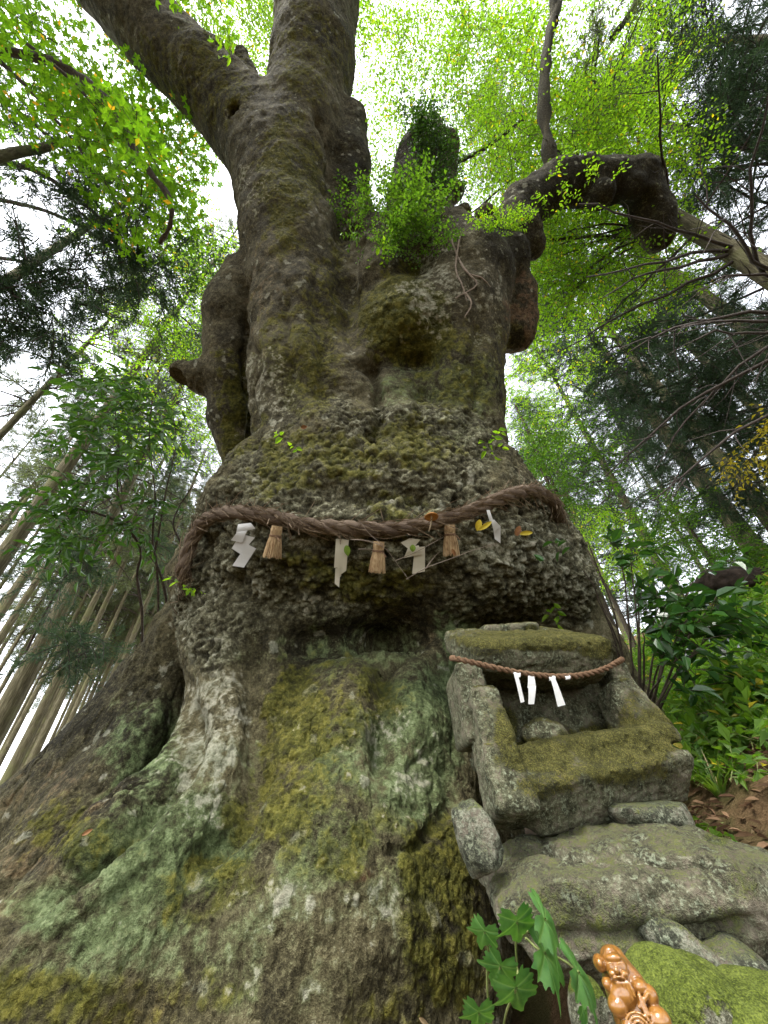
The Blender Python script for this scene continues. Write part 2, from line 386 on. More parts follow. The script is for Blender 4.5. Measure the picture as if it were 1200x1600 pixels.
    T.chain([(395, 140, 7.2, .22), (378, 85, 7.3, .13)], .1)
    T.chain([(372, 730, 5.55, .22), (362, 650, 5.7, .34), (362, 560, 5.85, .42), (358, 490, 5.95, .4), (385, 440, 6.2, .4)], .12)
    T.chain([(355, 590, 5.75, .36), (318, 590, 5.7, .27), (285, 583, 5.7, .21)], .1)
    T.cone(P(278, 592, 5.62), P(296, 592, 5.62), .15, .1, .05, neg=True)
    T.chain([(765, 720, 5.6, .22), (762, 620, 6.0, .25)], .1)
    # hollow under the bulge
    T.ball(P(625, 962, 3.0), (.56, .62, .19), .12, neg=True)
    T.ball(P(500, 985, 3.05), (.3, .3, .1), .1, neg=True)
    T.ball(P(375, 188, 6.35), (.14, .2, .16), .06, neg=True)
    V, Q = T.mesh()
    V = relax(V, Q, 2, .5)
    V, Q = subdivide(V, Q)
    # carve grooves and raise ridges where the photograph shows them (front face only)
    N = normals(V, Q)
    u, v, z = proj(V)
    view = (CAM-V)/np.linalg.norm(CAM-V, axis=1, keepdims=True)
    front = sstep((N*view).sum(1), -.1, .25)*(V[:, 1] < 4.3)
    wob = 14*vnoise(V, 3, 3.3); u2 = u+wob; v2 = v+14*vnoise(V, 3, 8.1)
    D = np.zeros(len(V))
    for pts, w0, w1, dep in (
        ([(612, 985), (614, 1060), (606, 1130), (598, 1210)], 30, 14, .22),
        ([(392, 1000), (408, 1075), (414, 1130), (408, 1190), (370, 1280), (300, 1370)], 22, 18, .17),
        ([(298, 1085), (270, 1180), (212, 1272), (130, 1335), (20, 1420)], 26, 20, .2),
        ([(470, 1010), (540, 1000), (640, 1010)], 22, 14, .08),
        ([(590, 560), (588, 640), (585, 690)], 10, 8, .16),
        ([(540, 300), (545, 400), (552, 470), (540, 560)], 12, 12, .14),
        ([(392, 700), (394, 600), (388, 500), (382, 440)], 8, 8, .14),
        ([(505, 180), (520, 250), (515, 300)], 10, 8, .14),
        ([(560, 575), (650, 560), (690, 550)], 14, 14, .12),
        ([(650, 600), (660, 650), (650, 690)], 8, 8, .06),
        ([(735, 420), (745, 520), (740, 640), (735, 690)], 9, 7, .07),
        ([(440, 420), (450, 520), (445, 620), (470, 660)], 10, 8, .05),
        ([(500, 420), (505, 560), (500, 640)], 10, 8, .06),
        ([(690, 1190), (700, 1260), (655, 1320), (610, 1330)], 9, 7, .05),
        ([(520, 770), (610, 765), (680, 790)], 22, 20, .10),
        ([(700, 790), (730, 800)], 22, 20, .10),
        ([(520, 735), (615, 738)], 18, 18, -.05),
        ([(300, 830), (300, 960)], 14, 14, .06),
        ([(130, 1330), (230, 1280), (300, 1190)], 10, 8, .05),
        ([(20, 1500), (120, 1430), (260, 1340)], 9, 8, .03)):
        d, t = seg_dist(u2, v2, pts); w = w0+(w1-w0)*t
        e = np.exp(-(d/w)**2)*np.minimum(1, np.minimum(t*8+.35, (1-t)*6+.2))
        D += dep*e
    V = V-N*(D*front)[:, None]
    N = normals(V, Q)
    lowf = .6+.4*sstep(V[:, 2], 2.2, 3.2)
    V = V+N*(lowf*(.045*fbm(V, 1.4, 3)+.024*fbm(V, 5, 2, off=9)))[:, None]
    V, Q = subdivide(V, Q)
    # ---- bark relief, at the scale each zone has
    N = normals(V, Q); u, v, z = proj(V); wz = .35*fbm(V, 3.0, 3, off=4)
    crust = blob(u, v, [(600, 770, 270, 170), (420, 830, 140, 190), (790, 860, 160, 150), (330, 950, 70, 130), (880, 900, 80, 100), (350, 800, 80, 60), (650, 660, 150, 40), (480, 920, 180, 60)], wz)
    crust *= (V[:, 2] > 1.9) & (V[:, 2] < 5.6)
    smooth_up = sstep(V[:, 2], 5.0, 6.0)
    base = 1-np.maximum(crust, smooth_up)
    rel = np.zeros(len(V))
    m = (crust > .02) & (V[:, 1] < 5.2); w1 = worley(V[m]+np.stack([.06*fbm(V[m], 8, 2), .06*fbm(V[m], 8, 2, off=4), .05*fbm(V[m], 8, 2, off=9)], 1), 12); w2 = worley(V[m]+.02*fbm(V[m], 30, 2)[:, None], 24); am = .55+.6*sstep(fbm(V[m], 3.5, 2, off=51), -.3, .4); rel[m] += crust[m]*(am*(.052*(.55-w1)+.042*(.5-w2))+.075*fbm(V[m], 5, 4, .6)+.03*fbm(V[m]*np.array([1, 1, 2.2], np.float32), 12, 3, .6, 15)); tip = np.zeros(len(V)); tip[m] = (.55-w1)+.8*(.5-w2)
    # flaking plates on the buttresses: stretched along the fall line
    sq = V*np.array([1, 1, .55], np.float32)
    m = (base > .02) & (V[:, 1] < 4.9); w1 = worley(sq[m]+.03*fbm(V[m], 12, 2)[:, None], 9)
    rel[m] += base[m]*(.013*sstep(w1, .2, .75)*-1+.014*fbm(sq[m], 14, 3, .55)+.03*fbm(V[m], 4, 2, off=2))
    rel += smooth_up*(.014*fbm(V*np.array([1, 1, .5], np.float32), 16, 4, .65)+.03*fbm(V, 3, 2, off=6))
    # wandering cracks that run with the grain
    gr = V*np.array([1, 1, .3], np.float32); c1 = fbm(gr, 4.5, 3, .5, 31); c2 = fbm(gr, 9, 3, .5, 57)
    crk = .026*np.exp(-(c1/.035)**2)*sstep(fbm(V, 1.5, 2, off=71), -.1, .3)+.010*np.exp(-(c2/.05)**2)
    rel -= crk*(base+.35*smooth_up)
    burl = blob(u, v, [(632, 490, 75, 75)])*(V[:, 1] < 3.4); m = burl > .02
    rel[m] += burl[m]*(.05*(.5-worley(V[m], 9)))
    ring = blob(u, v, [(430, 650, 60, 40), (560, 590, 60, 30), (630, 585, 40, 25)]); rel += ring*.009*np.sin(v*.62+7*vnoise(V, 3)+3*vnoise(V, 9))*smooth_up*(.5+.5*vnoise(V, 5, 2.2))
    V = (V+N*rel[:, None]).astype(np.float32)
    # ---- the near buttresses get one finer level with flaking scales (displacement fades out at the rim of the patch)
    zf = z[Q].mean(1); uf = u[Q].mean(1); vf = v[Q].mean(1)
    sel = (zf < 2.75) & (zf > .2) & (uf > -60) & (uf < 900) & (vf < 1700) & (vf > 950)
    Qs = Q[sel]; n0 = len(V); E = np.stack([Qs, np.roll(Qs, -1, 1)], -1).reshape(-1, 2); Es = np.sort(E, 1)
    ue, inv, cnt = np.unique(Es[:, 0].astype(np.int64)*n0+Es[:, 1], return_inverse=True, return_counts=True)
    ev = np.stack([ue//n0, ue % n0], 1); rim = np.zeros(n0, bool); bd = ev[cnt == 1]; rim[bd.ravel()] = True
    V = np.concatenate([V, (V[ev[:, 0]]+V[ev[:, 1]])/2, V[Qs].mean(1)]); em = n0+inv.reshape(-1, 4); fc = n0+len(ue)+np.arange(len(Qs))
    Q = np.concatenate([Q[~sel]]+[np.stack([Qs[:, k], em[:, k], fc, em[:, (k+3) % 4]], 1) for k in range(4)])
    inner = np.zeros(len(V), bool); inner[np.unique(Qs)] = True; inner[n0:] = True; inner[:n0][rim] = False; inner[n0:n0+len(ue)][cnt == 1] = False
    ex = lambda a: np.concatenate([a, (a[ev[:, 0]]+a[ev[:, 1]])/2, a[Qs].mean(1)])
    crust, smooth_up, wz, tip = ex(crust), ex(smooth_up), ex(wz), ex(tip)
    N = normals(V, Q); Vi = V[inner]; wv = Vi*np.array([1, 1, .7], np.float32)+.015*fbm(Vi, 18, 3)[:, None]
    sc1 = worley(wv, 30); sc2 = fbm(Vi, 55, 3, .65)
    V[inner] += N[inner]*((.007*(.45-sc1)+.005*sc2+.009*fbm(wv, 16, 3, .6, 7))*(1-.5*crust[inner]))[:, None]
    V = V.astype(np.float32)
    # ---- what grows where, and painted light and shade in the tone, broken up by noise
    u, v, z = proj(V)
    nA, nB, nC = fbm(V, 1.7, 4, .6, 3), fbm(V, 7, 4, .65, 21), fbm(V, 22, 4, .7, 40)
    uw = u+45*nA+30*nB; vw = v+45*fbm(V, 1.9, 4, .6, 60)+30*fbm(V, 7, 3, .6, 80)
    def zone(lst, bias=0., lo=.25, hi=.75, am=.7, al=.55): return sstep(blob(uw, vw, lst)*.75+bias+am*nB*.7+al*nC*.8, lo, hi)
    A = {}
    A['crust'] = sstep(crust+.4*nB, .3, .7)
    A['moss'] = zone([(455, 1120, 70, 120), (420, 1270, 90, 100, .8), (330, 1390, 130, 70, .7), (690, 1350, 80, 100, 1), (690, 1480, 90, 140, .9), (490, 1130, 120, 80, .8), (440, 730, 90, 60, .7), (130, 1300, 130, 60, .6), (470, 560, 80, 150, .7), (635, 500, 95, 90, 1.25), (620, 800, 80, 50, .6), (60, 1560, 150, 70, .8), (560, 900, 160, 50, .7), (260, 1560, 170, 60, .6), (600, 1560, 110, 70, .6), (760, 560, 60, 120, .5), (590, 700, 180, 55, .7), (360, 640, 40, 110, .8), (540, 1080, 140, 80, .6), (450, 280, 80, 140, .75), (300, 120, 120, 120, .6), (490, 90, 70, 120, .6), (500, 1250, 120, 90, .5), (560, 1330, 140, 90, .45), (700, 560, 90, 120, .6), (520, 480, 60, 120, .6)], 0.06)
    A['lichen'] = zone([(325, 1150, 80, 120, .85), (290, 1260, 100, 70, .6), (430, 1420, 160, 70, .5), (560, 1440, 180, 80, .55), (880, 900, 90, 90, .6), (330, 960, 70, 130, .45), (620, 1200, 100, 120, .45), (830, 870, 120, 90, .65), (690, 440, 60, 90, .75), (420, 600, 50, 90, .6), (480, 1520, 230, 80, .45), (400, 300, 40, 60, .5), (760, 480, 40, 120, .5)], -.16, .22, .6, .75, .85)
    A['algae'] = zone([(250, 1330, 190, 120, .9), (150, 1430, 190, 80, .75), (650, 1170, 100, 170, .95), (560, 1180, 110, 120, .8), (230, 1180, 80, 120, .7), (480, 1330, 140, 110, .55), (690, 620, 120, 100, .6), (560, 1010, 150, 70, .5), (720, 1050, 50, 130, .9), (350, 1000, 80, 90, .4), (350, 1230, 110, 130, .6), (420, 1430, 200, 110, .5), (300, 1500, 200, 90, .5), (640, 1430, 120, 120, .5), (420, 1540, 260, 80, .45), (120, 1520, 160, 80, .5), (560, 1330, 150, 100, .5)], .06, .15, .85)
    A['rust'] = zone([(230, 1560, 110, 60, .8), (30, 1420, 60, 40, .8), (120, 1250, 170, 70, .6), (420, 1520, 230, 70, .55), (610, 1110, 26, 90, .8), (640, 1000, 80, 70, .6), (100, 1350, 110, 50, .65), (420, 480, 34, 220, .55), (520, 1390, 150, 60, .5), (560, 760, 170, 50, .5), (300, 790, 70, 40, .6), (815, 490, 34, 80, 1), (660, 1250, 80, 70, .35), (480, 420, 60, 200, .35)], -.04, .25, .8)
    A['lichen'] = np.maximum(A['lichen'], .9*sstep(fbm(V, 9, 2, .5, 133)+.25*nC, .5, .62)*(1-.6*A['moss'])*(V[:, 1] < 5))   # scattered pale rosettes
    A['rust'] = np.maximum(.65*A['rust'], blob(u+8*nC, v+8*nB, [(556, 1366, 30, 17)]))
    tuft = A['moss']*(.006+.012*fbm(V, 60, 2, .6, 91)); V = (V+normals(V, Q)*tuft[:, None]).astype(np.float32)
    A['tone'] = np.clip(.5+.5*np.clip(.6*nA+.55*nB+.75*nC, -1, 1)+.22*blob(uw, vw, [(330, 1160, 90, 120), (620, 1180, 130, 110, .6), (450, 1420, 220, 110, .5)])-.2*blob(uw, vw, [(120, 1180, 190, 110), (60, 1330, 140, 70, .6), (610, 960, 190, 50), (480, 1000, 120, 50, .6), (690, 1420, 90, 160, .6)])-.3*blob(u, v, [(930, 290, 150, 90, 1.1), (1030, 340, 40, 60, 1.1), (660, 250, 60, 90), (800, 370, 60, 60), (545, 250, 36, 80), (635, 510, 80, 80, .7)]), 0, 1)  # painted in: lit lichened ridge paler, hollows and backlit limb and stumps darker
    A['fine'] = np.clip(.5+.5*np.clip(nC*1.4, -1, 1)*(1-.4*crust)+.55*crust*tip, 0, 1)   # lichen pales the crust tips; gaps between them darkened as painted shade
    A['high'] = smooth_up
    return V, Q, A
tree = thing('giant_tree', 'giant gnarled old tree with huge mossy buttressed trunk hung with a straw rope', 'tree', (0, 3.5, 0))
tV, tQ, tA = build_trunk()
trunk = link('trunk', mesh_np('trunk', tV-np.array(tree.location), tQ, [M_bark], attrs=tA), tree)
# ------------------------------------------------------------------ terrain
def gz(x, y):
    x = np.asarray(x, float); y = np.asarray(y, float); r = np.hypot(x, y)
    flat = .14*np.clip(r-1.5, 0, 8.2)
    hill = 1.27+.60*(x-1.75)+.05*(y-2.2)
    hill = np.where(hill > 5.5, 5.5+.25*(hill-5.5), hill)
    hill = np.where(hill > 9, 9, hill)
    w = sstep(x, .55, 1.35)*sstep(y, 1.25, 1.95)
    g = flat*(1-w)+np.maximum(hill, flat*.6)*w
    return g
def build_ground():
    xs = np.unique(np.concatenate([np.arange(-90, -6, 3.), np.arange(-6, .4, .4), np.arange(.4, 7, .07), np.arange(7, 14, .5), np.arange(14, 91, 3.)]))
    ys = np.unique(np.concatenate([np.arange(-20, 0, 2.), np.arange(0, 1, .3), np.arange(1, 7.5, .07), np.arange(7.5, 16, .5), np.arange(16, 111, 3.)]))
    X, Y = np.meshgrid(xs, ys, indexing='ij'); Z = gz(X, Y)
    p = np.stack([X, Y, Z], -1).reshape(-1, 3)
    near = (p[:, 0] > .3)*(p[:, 0] < 8)*(p[:, 1] < 8)
    p[:, 2] += .12*fbm(p, .8, 3)+near*(.05*fbm(p, 4, 3)+.012*fbm(p, 22, 2))
    i = np.arange(len(p)).reshape(X.shape)
    Q = np.stack([i[:-1, :-1], i[1:, :-1], i[1:, 1:], i[:-1, 1:]], -1).reshape(-1, 4)
    s = NT('forest_soil'); n1 = s.noise(2, 4); n2 = s.noise(18, 6, rough=.7); n3 = s.noise(90, 4, rough=.7)
    col = s.ramp(s.math('ADD', s.math('MULTIPLY', n2, .5), s.math('MULTIPLY', n3, .5)), [(.3, (.045, .026, .012)), (.5, (.13, .082, .042)), (.7, (.24, .16, .09))])
    col = s.mix(s.math('MULTIPLY', s.step(n1, .5, .66), .6), col, (.06, .075, .02))
    m = s.done(col, .95, s.bump(s.math('ADD', n2, n3), .8, .03), .1)
    return struct(link('ground', mesh_np('ground', p, Q, [m])))
ground = build_ground()
# ------------------------------------------------------------------ stones and the little stone shrine
def basis(z, x_hint=(1, 0, 0)):
    z = np.asarray(z, float); z = z/np.linalg.norm(z); x = np.asarray(x_hint, float); x = x-z*(x@z); x /= np.linalg.norm(x)
    return np.stack([x, np.cross(z, x), z], 1)
def finish(Fd, name, mat, parent=None, under=None, rough=.012, fine=.005, moss=None, sub=1, seed=0., big=None):
    V, Q = Fd.mesh(); V = relax(V, Q, 1, .5)
    if sub: V, Q = subdivide(V, Q)
    N = normals(V, Q)
    V = V+N*(rough*fbm(V, 7, 3, off=seed)+fine*fbm(V, 40, 3, off=seed+3)-1.2*fine*sstep(fbm(V, 24, 2, off=seed+8), .25, .5)-.8*rough*sstep(.5-worley(V, 9, seed), .15, .4)*sstep(fbm(V, 5, 2, off=seed+5), .1, .4))[:, None]
    if big is not None: V = V-N*big(V, N)[:, None]
    u, v, z = proj(V)
    a = {'moss': blob(u, v, moss, .3*fbm(V, 14, 3)) if moss else np.zeros(len(V))}
    ctr = V.mean(0); ctr[2] = V[:, 2].min()
    if parent is None:
        o = link(name, mesh_np(name, V-ctr, Q, [mat], attrs=a)); o.location = ctr
    else: o = link(name, mesh_np(name, V-np.array(parent.location), Q, [mat], attrs=a), under or parent)
    return o
def beam(Fd, a, b, hx, hy, xh=(1, 0, 0), rad=.03, k=.05, neg=False, taper=0):
    a, b = np.asarray(a), np.asarray(b); Fd.box((a+b)/2, (hx, hy, np.linalg.norm(b-a)/2), basis(b-a, xh), rad, k, neg, taper)
sh0 = P(930, 1250, 1.75)
shrine = thing('stone_shrine', 'small moss covered hollowed stone shrine with roof slab leaning beside the trunk', 'shrine', tuple(sh0))
# body: left jamb, front sill and right jamb of one hollowed block
S = Field((.1, 1.5, 1.0), (1.75, 2.95, 2.25), .013)
LB, LT = PY(804, 1285, 2.0), PY(750, 1085, 2.14)
beam(S, LB, LT, .08, .14, (1, 0, 0), .03, .02, taper=.12)
RB = PY(1040, 1190, 2.3)
beam(S, PY(812, 1236, 2.05), RB, .12, .13, (0, -.85, 1), .03, .03)
beam(S, PY(1015, 1160, 2.36), PY(955, 1075, 2.46), .10, .12, (1, .3, 0), .03, .04, taper=.1)
beam(S, PY(780, 1208, 2.34), PY(1010, 1165, 2.44), .08, .3, (0, 0, 1), .04, .05)      # floor of the hollow
beam(S, PY(870, 1190, 2.66), PY(850, 1030, 2.7), .5, .08, (1, 0, 0), .04, .05)       # back wall
beam(S, PY(760, 1200, 2.42), PY(735, 1050, 2.42), .05, .2, (1, 0, 0), .03, .05)
beam(S, PY(985, 1140, 2.56), PY(945, 1045, 2.56), .06, .16, (1, 0, 0), .03, .05)
S.ball(PY(850, 1150, 2.34), (.13, .1, .09), .03)                                        # lump of stone inside
S.ball(PY(1050, 1168, 2.2), (.07, .06, .03), .03, neg=True)
S.ball(PY(1035, 1182, 2.18), (.05, .05, .03), .03, neg=True)
finish(S, 'body', M_shrine, shrine, None, .018, .007,
       [(960, 1165, 120, 40, 1.1), (1010, 1150, 60, 60, 1.0), (850, 1180, 80, 40, 1), (790, 1140, 26, 50, .8), (960, 1205, 110, 30, .8), (985, 1110, 24, 40, .6), (850, 1225, 60, 30, .7), (1045, 1190, 22, 26, .5), (770, 1130, 24, 60, .45)])
# side block under the roof at the left, behind the jamb
S = Field((.05, 1.7, 1.3), (.9, 2.9, 2.3), .016)
beam(S, PY(742, 1170, 2.36), PY(722, 1050, 2.36), .075, .24, (1, 0, 0), .03, .04)
finish(S, 'side_block', M_shrine, shrine, None, .012, .005, [(760, 1140, 20, 40, .4)])
# roof slab: its mossy slope faces forward, thick lichened front edge
S = Field((0.05, 1.6, 1.6), (1.65, 3.1, 2.6), .014)
RL, RR = PY(732, 1026, 2.13), PY(944, 1018, 2.26); ax = (RR-RL)/np.linalg.norm(RR-RL); tb = np.array([0, 1, .52])/math.hypot(1, .52)
Rm = np.stack([ax, np.cross(np.cross(ax, tb), ax)/np.linalg.norm(np.cross(ax, tb)), np.cross(ax, tb)/np.linalg.norm(np.cross(ax, tb))], 1)
S.box((RL+RR)/2+tb*.27, (np.linalg.norm(RR-RL)/2+.02, .3, .085), Rm, .06, .03)
S.box((RL+RR)/2+np.array([0, .3, -.03]), (np.linalg.norm(RR-RL)/2-.02, .26, .07), basis((0, 0, 1), ax), .03, .05)
roof = finish(S, 'roof', M_shrine, shrine, None, .018, .008, [(830, 1000, 145, 20, 1.3), (930, 1006, 40, 30, 1), (760, 1015, 50, 16, .6)], big=lambda V, N: .03*fbm(V, 3.5, 2, off=2))
S = Field((.2, 1.9, 1.9), (1.2, 2.9, 2.5), .014)
beam(S, PY(752, 986, 2.55), PY(836, 981, 2.6), .035, .08, (0, -.2, 1), .025, .03)
finish(S, 'ridge_stone', M_shrine, shrine, roof, .008, .005, [(830, 982, 16, 10, .8)])
# loose stones
def rock(name, label, c, hs, R=None, mat=M_rock, h=None, moss=None, rad=.5, group=None, extra=None, rough=None, big=None, seed=0., facets=9):
    hs = np.asarray(hs); h = h or max(hs.max()/22, .006); e = np.linalg.norm(hs)*1.15+.05
    S = Field(np.asarray(c)-e, np.asarray(c)+e, h)
    S.box(c, hs, R, rad*hs.min(), .02)
    if extra: extra(S)
    gq = np.random.default_rng(int(seed*10)+3); RR_ = np.eye(3) if R is None else np.asarray(R)
    for _ in range(facets):     # broken faces
        nl = unit(gq.normal(size=3)/hs**.5*[1, 1, 1]); off = float(np.abs(nl*hs).sum()*.25+np.linalg.norm(nl*hs)*.63); nw = (RR_@nl).astype(np.float32); c32 = np.asarray(c, np.float32)
        S.put(lambda q: off-(q-c32)@nw, S.lo, S.lo+S.n*S.h, .012, True, 0)
    rg = rough or .14*hs.min()
    o = finish(S, name, mat, None, None, rg, rg*.3, moss, 1, seed, big)
    return tag(o, label, 'rock', group)
def boulder_extra(S):
    beam(S, PY(840, 1336, 1.96), PY(1100, 1342, 2.0), .1, .12, (0, -.2, 1), .04, .05)
    beam(S, PY(795, 1395, 1.82), PY(890, 1385, 1.78), .1, .12, (0, 0, 1), .08, .1)
    S.ball(PY(1120, 1400, 1.75), (.16, .14, .12), .1)
def boulder_cracks(V, N):
    u, v, z = proj(V); w = 9*vnoise(V, 9); q = np.zeros(len(V))
    for pts, wd, dp in (([(845, 1328), (930, 1345), (985, 1340), (1060, 1350), (1110, 1345)], 6, .03), ([(890, 1335), (940, 1330), (1000, 1318)], 5, .02),
                        ([(1090, 1345), (1150, 1400)], 6, .015), ([(820, 1460), (1000, 1470), (1170, 1450)], 16, .03)):
        d, t = seg_dist(u, v+w, pts); q += dp*np.exp(-(d/wd)**2)
    return q+.02*fbm(V, 12, 3, off=5)
rock('boulder', 'large grey lichen crusted boulder carrying the stone shrine', PY(988, 1400, 1.95), (.53, .27, .155), basis((.02, -.18, 1), (1, .12, .02)), M_boulder, .02,
     [(850, 1430, 90, 60, .55), (930, 1420, 70, 40, .45), (1120, 1310, 30, 20, .7), (800, 1400, 40, 60, .5), (960, 1475, 130, 20, .5), (1130, 1450, 60, 50, .5), (870, 1400, 110, 40, .5), (1000, 1440, 120, 36, .5), (1160, 1370, 40, 60, .5), (900, 1300, 60, 16, .35)], .7, None, boulder_extra, .02, boulder_cracks, 2., 12)
rock('wedge_stone', 'flat green grey stone wedged between the shrine sill and the boulder', PY(1012, 1272, 2.08), (.17, .13, .042), basis((0, -.1, 1), (1, .05, .03)), M_rock, .012, [(1010, 1266, 30, 12, .5)], .9)
rock('prop_stone', 'narrow grey stone propped upright between trunk and shrine', PY(745, 1308, 1.9), (.075, .06, .115), basis((-.42, .15, 1)), M_rock, .01, [(740, 1340, 40, 40, .4)], .45, seed=4., facets=16, rough=.016)
rock('slanting_stone', 'long slanting grey stone jammed under the big boulder behind the glazed figurine', PY(1092, 1512, 1.68), (.05, .1, .16), basis((-.75, .3, .75), (.5, 0, .6)), M_rock, .01, [(1040, 1490, 20, 12, .5)], .8, seed=5.)
rock('corner_stone', 'small pale edged stone in the dark gap under the boulder', PY(1150, 1525, 1.66), (.075, .09, .075), basis((-.4, 0, 1)), M_rock, .01, None, .7, seed=8.)
rock('shadowed_stone', 'dark stone at the foot of the slope beside the pale edged stone', PY(1225, 1520, 1.75), (.09, .1, .16), basis((-.2, 0, 1)), M_rock, .012, None, .7, seed=9.)
rock('mossy_stone', 'rounded stone with bright green moss right behind the glazed figurine', PY(1098, 1600, 1.54), (.16, .13, .11), basis((.35, -.2, 1)), M_mossrock, .012, [(1060, 1580, 60, 40, .8), (1030, 1525, 25, 10, .0)], .9, seed=12.)
rock('mossy_stone', 'low bright green mossy stone beside the rounded moss stone', PY(1205, 1630, 1.50), (.16, .14, .1), basis((-.1, -.2, 1)), M_mossrock, .012, [(1160, 1600, 90, 40, 1)], .9, seed=14.)
rock('mossy_stone', 'small half hidden mossy stone between vine and glazed figurine', PY(926, 1600, 1.64), (.055, .07, .08), basis((.1, 0, 1)), M_mossrock, .01, None, .9, seed=17.)
rock('footing_stone', 'dark footing stone beneath the glazed figurine', PY(1020, 1735, 1.42), (.16, .16, .06), None, M_rock, .02, None, .6, seed=21.)
# ------------------------------------------------------------------ foliage tools
def leaf_block(pos, d, n, L, W, lod=0, fold=.25, bend=.15):
    "leaves at pos growing along d with face normal n -> (V, Q)"
    pos, d, n = (np.asarray(x, np.float32) for x in (pos, d, n)); d = unit(d); s = unit(np.cross(d, n)); n = np.cross(s, d); k = len(pos)
    L = np.broadcast_to(np.asarray(L, np.float32), k)[:, None]; W = np.broadcast_to(np.asarray(W, np.float32), k)[:, None]
    if lod == 0:
        V = np.stack([pos, pos+d*L*.45+s*W*.5+n*W*fold, pos+d*L-n*L*bend, pos+d*L*.45-s*W*.5+n*W*fold], 1).reshape(-1, 3)
        return V, np.arange(4*k).reshape(-1, 4)
    V = np.stack([pos, pos+d*L*.28+s*W*.46+n*W*fold, pos+d*L*.66+s*W*.38+n*(W*fold-L*bend*.4), pos+d*L-n*L*bend,
                  pos+d*L*.66-s*W*.38+n*(W*fold-L*bend*.4), pos+d*L*.28-s*W*.46+n*W*fold], 1).reshape(-1, 3)
    b = np.arange(k)[:, None]*6
    return V, np.concatenate([b+[0, 1, 2, 3], b+[0, 3, 4, 5]], 1).reshape(-1, 4)
def tube_block(pts, r, sides=4):
    "tapered tube through pts (n,3) with radii r"
    pts = np.asarray(pts, float); r = np.broadcast_to(np.asarray(r, float), len(pts)); t = unit(np.gradient(pts, axis=0))
    h = np.array([0, 0, 1.]) if abs(t[0, 2]) < .9 else np.array([1., 0, 0])
    x = unit(np.cross(t, h)); y = np.cross(t, x); a = np.arange(sides)*2*math.pi/sides
    V = (pts[:, None]+r[:, None, None]*(np.cos(a)[None, :, None]*x[:, None]+np.sin(a)[None, :, None]*y[:, None])).reshape(-1, 3)
    i = np.arange(len(pts)-1)[:, None]*sides; j = np.arange(sides)[None]; j2 = (j+1) % sides
    Q = np.stack([i+j, i+j2, i+sides+j2, i+sides+j], -1).reshape(-1, 4)
    return V, Q
class Block:
    "collects quads with material indices"
    def __init__(s): s.V = []; s.Q = []; s.M = []; s.n = 0
    def add(s, VQ, m=0):
        V, Q = VQ; s.V.append(np.asarray(V, np.float32)); s.Q.append(np.asarray(Q)+s.n); s.M.append(np.full(len(Q), m)); s.n += len(V); return s
    def get(s): return np.concatenate(s.V), np.concatenate(s.Q), np.concatenate(s.M)
    def mesh(s, name, mats, smooth=False, origin=(0, 0, 0)):
        V, Q, M = s.get(); return mesh_np(name, V-np.asarray(origin, np.float32), Q, mats, M, smooth)
def scatter(templates, which, pos, ex, ez, scale):
    "copies template blocks (x = growth, z = up) to positions"
    ex = unit(np.asarray(ex, np.float32)); ez = np.asarray(ez, np.float32); ey = unit(np.cross(ez, ex)); ez = np.cross(ex, ey); out = Block()
    for t, (V, Q, M) in enumerate(templates):
        m = np.where(which == t)[0]
        if not len(m): continue
        W = pos[m, None]+scale[m, None, None]*(V[None, :, 0:1]*ex[m, None]+V[None, :, 1:2]*ey[m, None]+V[None, :, 2:3]*ez[m, None])
        QQ = Q[None]+(np.arange(len(m))*len(V))[:, None, None]
        out.V.append(W.reshape(-1, 3).astype(np.float32)); out.Q.append(QQ.reshape(-1, 4)+out.n); out.M.append(np.tile(M, len(m))); out.n += len(m)*len(V)
    return out
def rv(n, g): return g.normal(size=(n, 3))
def spray_broad(seed, L=.07, W=.034, n_side=5, length=.7, lod=0, droop=.25, step=.055, tw=.0035):
    g = np.random.default_rng(seed); B = Block(); P_, D_ = [], []
    def twig(p0, d, l):
        k = max(3, int(l/.12)); t = np.linspace(0, 1, k)[:, None]
        pts = p0+d*l*t+np.array([0, 0, -1])*droop*l*t**2+np.cumsum(rv(k, g)*.012, 0)*t
        B.add(tube_block(pts, np.linspace(tw, tw*.4, k), 3), 1); return pts
    main = twig(np.zeros(3), np.array([1., 0, 0]), length)
    def leaves(pts, l, t0):
        m = int(l/step)
        for i in range(m+1):
            t = t0+(1-t0)*i/max(m, 1); f = t*(len(pts)-1); a = int(min(f, len(pts)-2)); q = pts[a]+(pts[a+1]-pts[a])*(f-a); d = unit(pts[a+1]-pts[a])
            sd = np.cross([0, 0, 1], d)*(1 if i % 2 else -1); P_.append(q); D_.append(d*.6+sd*(.9 if i < m else .1)+np.array([0, 0, -.25])+g.normal(size=3)*.22)
    leaves(main, length, .25)
    for k in range(n_side):
        t = .15+.75*k/n_side; f = t*(len(main)-1); a = int(f); q = main[a]+(main[a+1]-main[a])*(f-a); sg = 1 if k % 2 else -1
        l = length*(.55-.3*t)*g.uniform(.8, 1.3); d = unit(np.array([.7, sg*.75, g.normal()*.18])); leaves(twig(q, d, l), l, .15)
    P_ = np.array(P_); D_ = np.array(D_); n = np.array([0, 0, 1.])+rv(len(P_), g)*.38; sc = g.uniform(.65, 1.2, len(P_))
    B.add(leaf_block(P_, D_, n, L*sc, W*sc, lod), 0); return B.get()
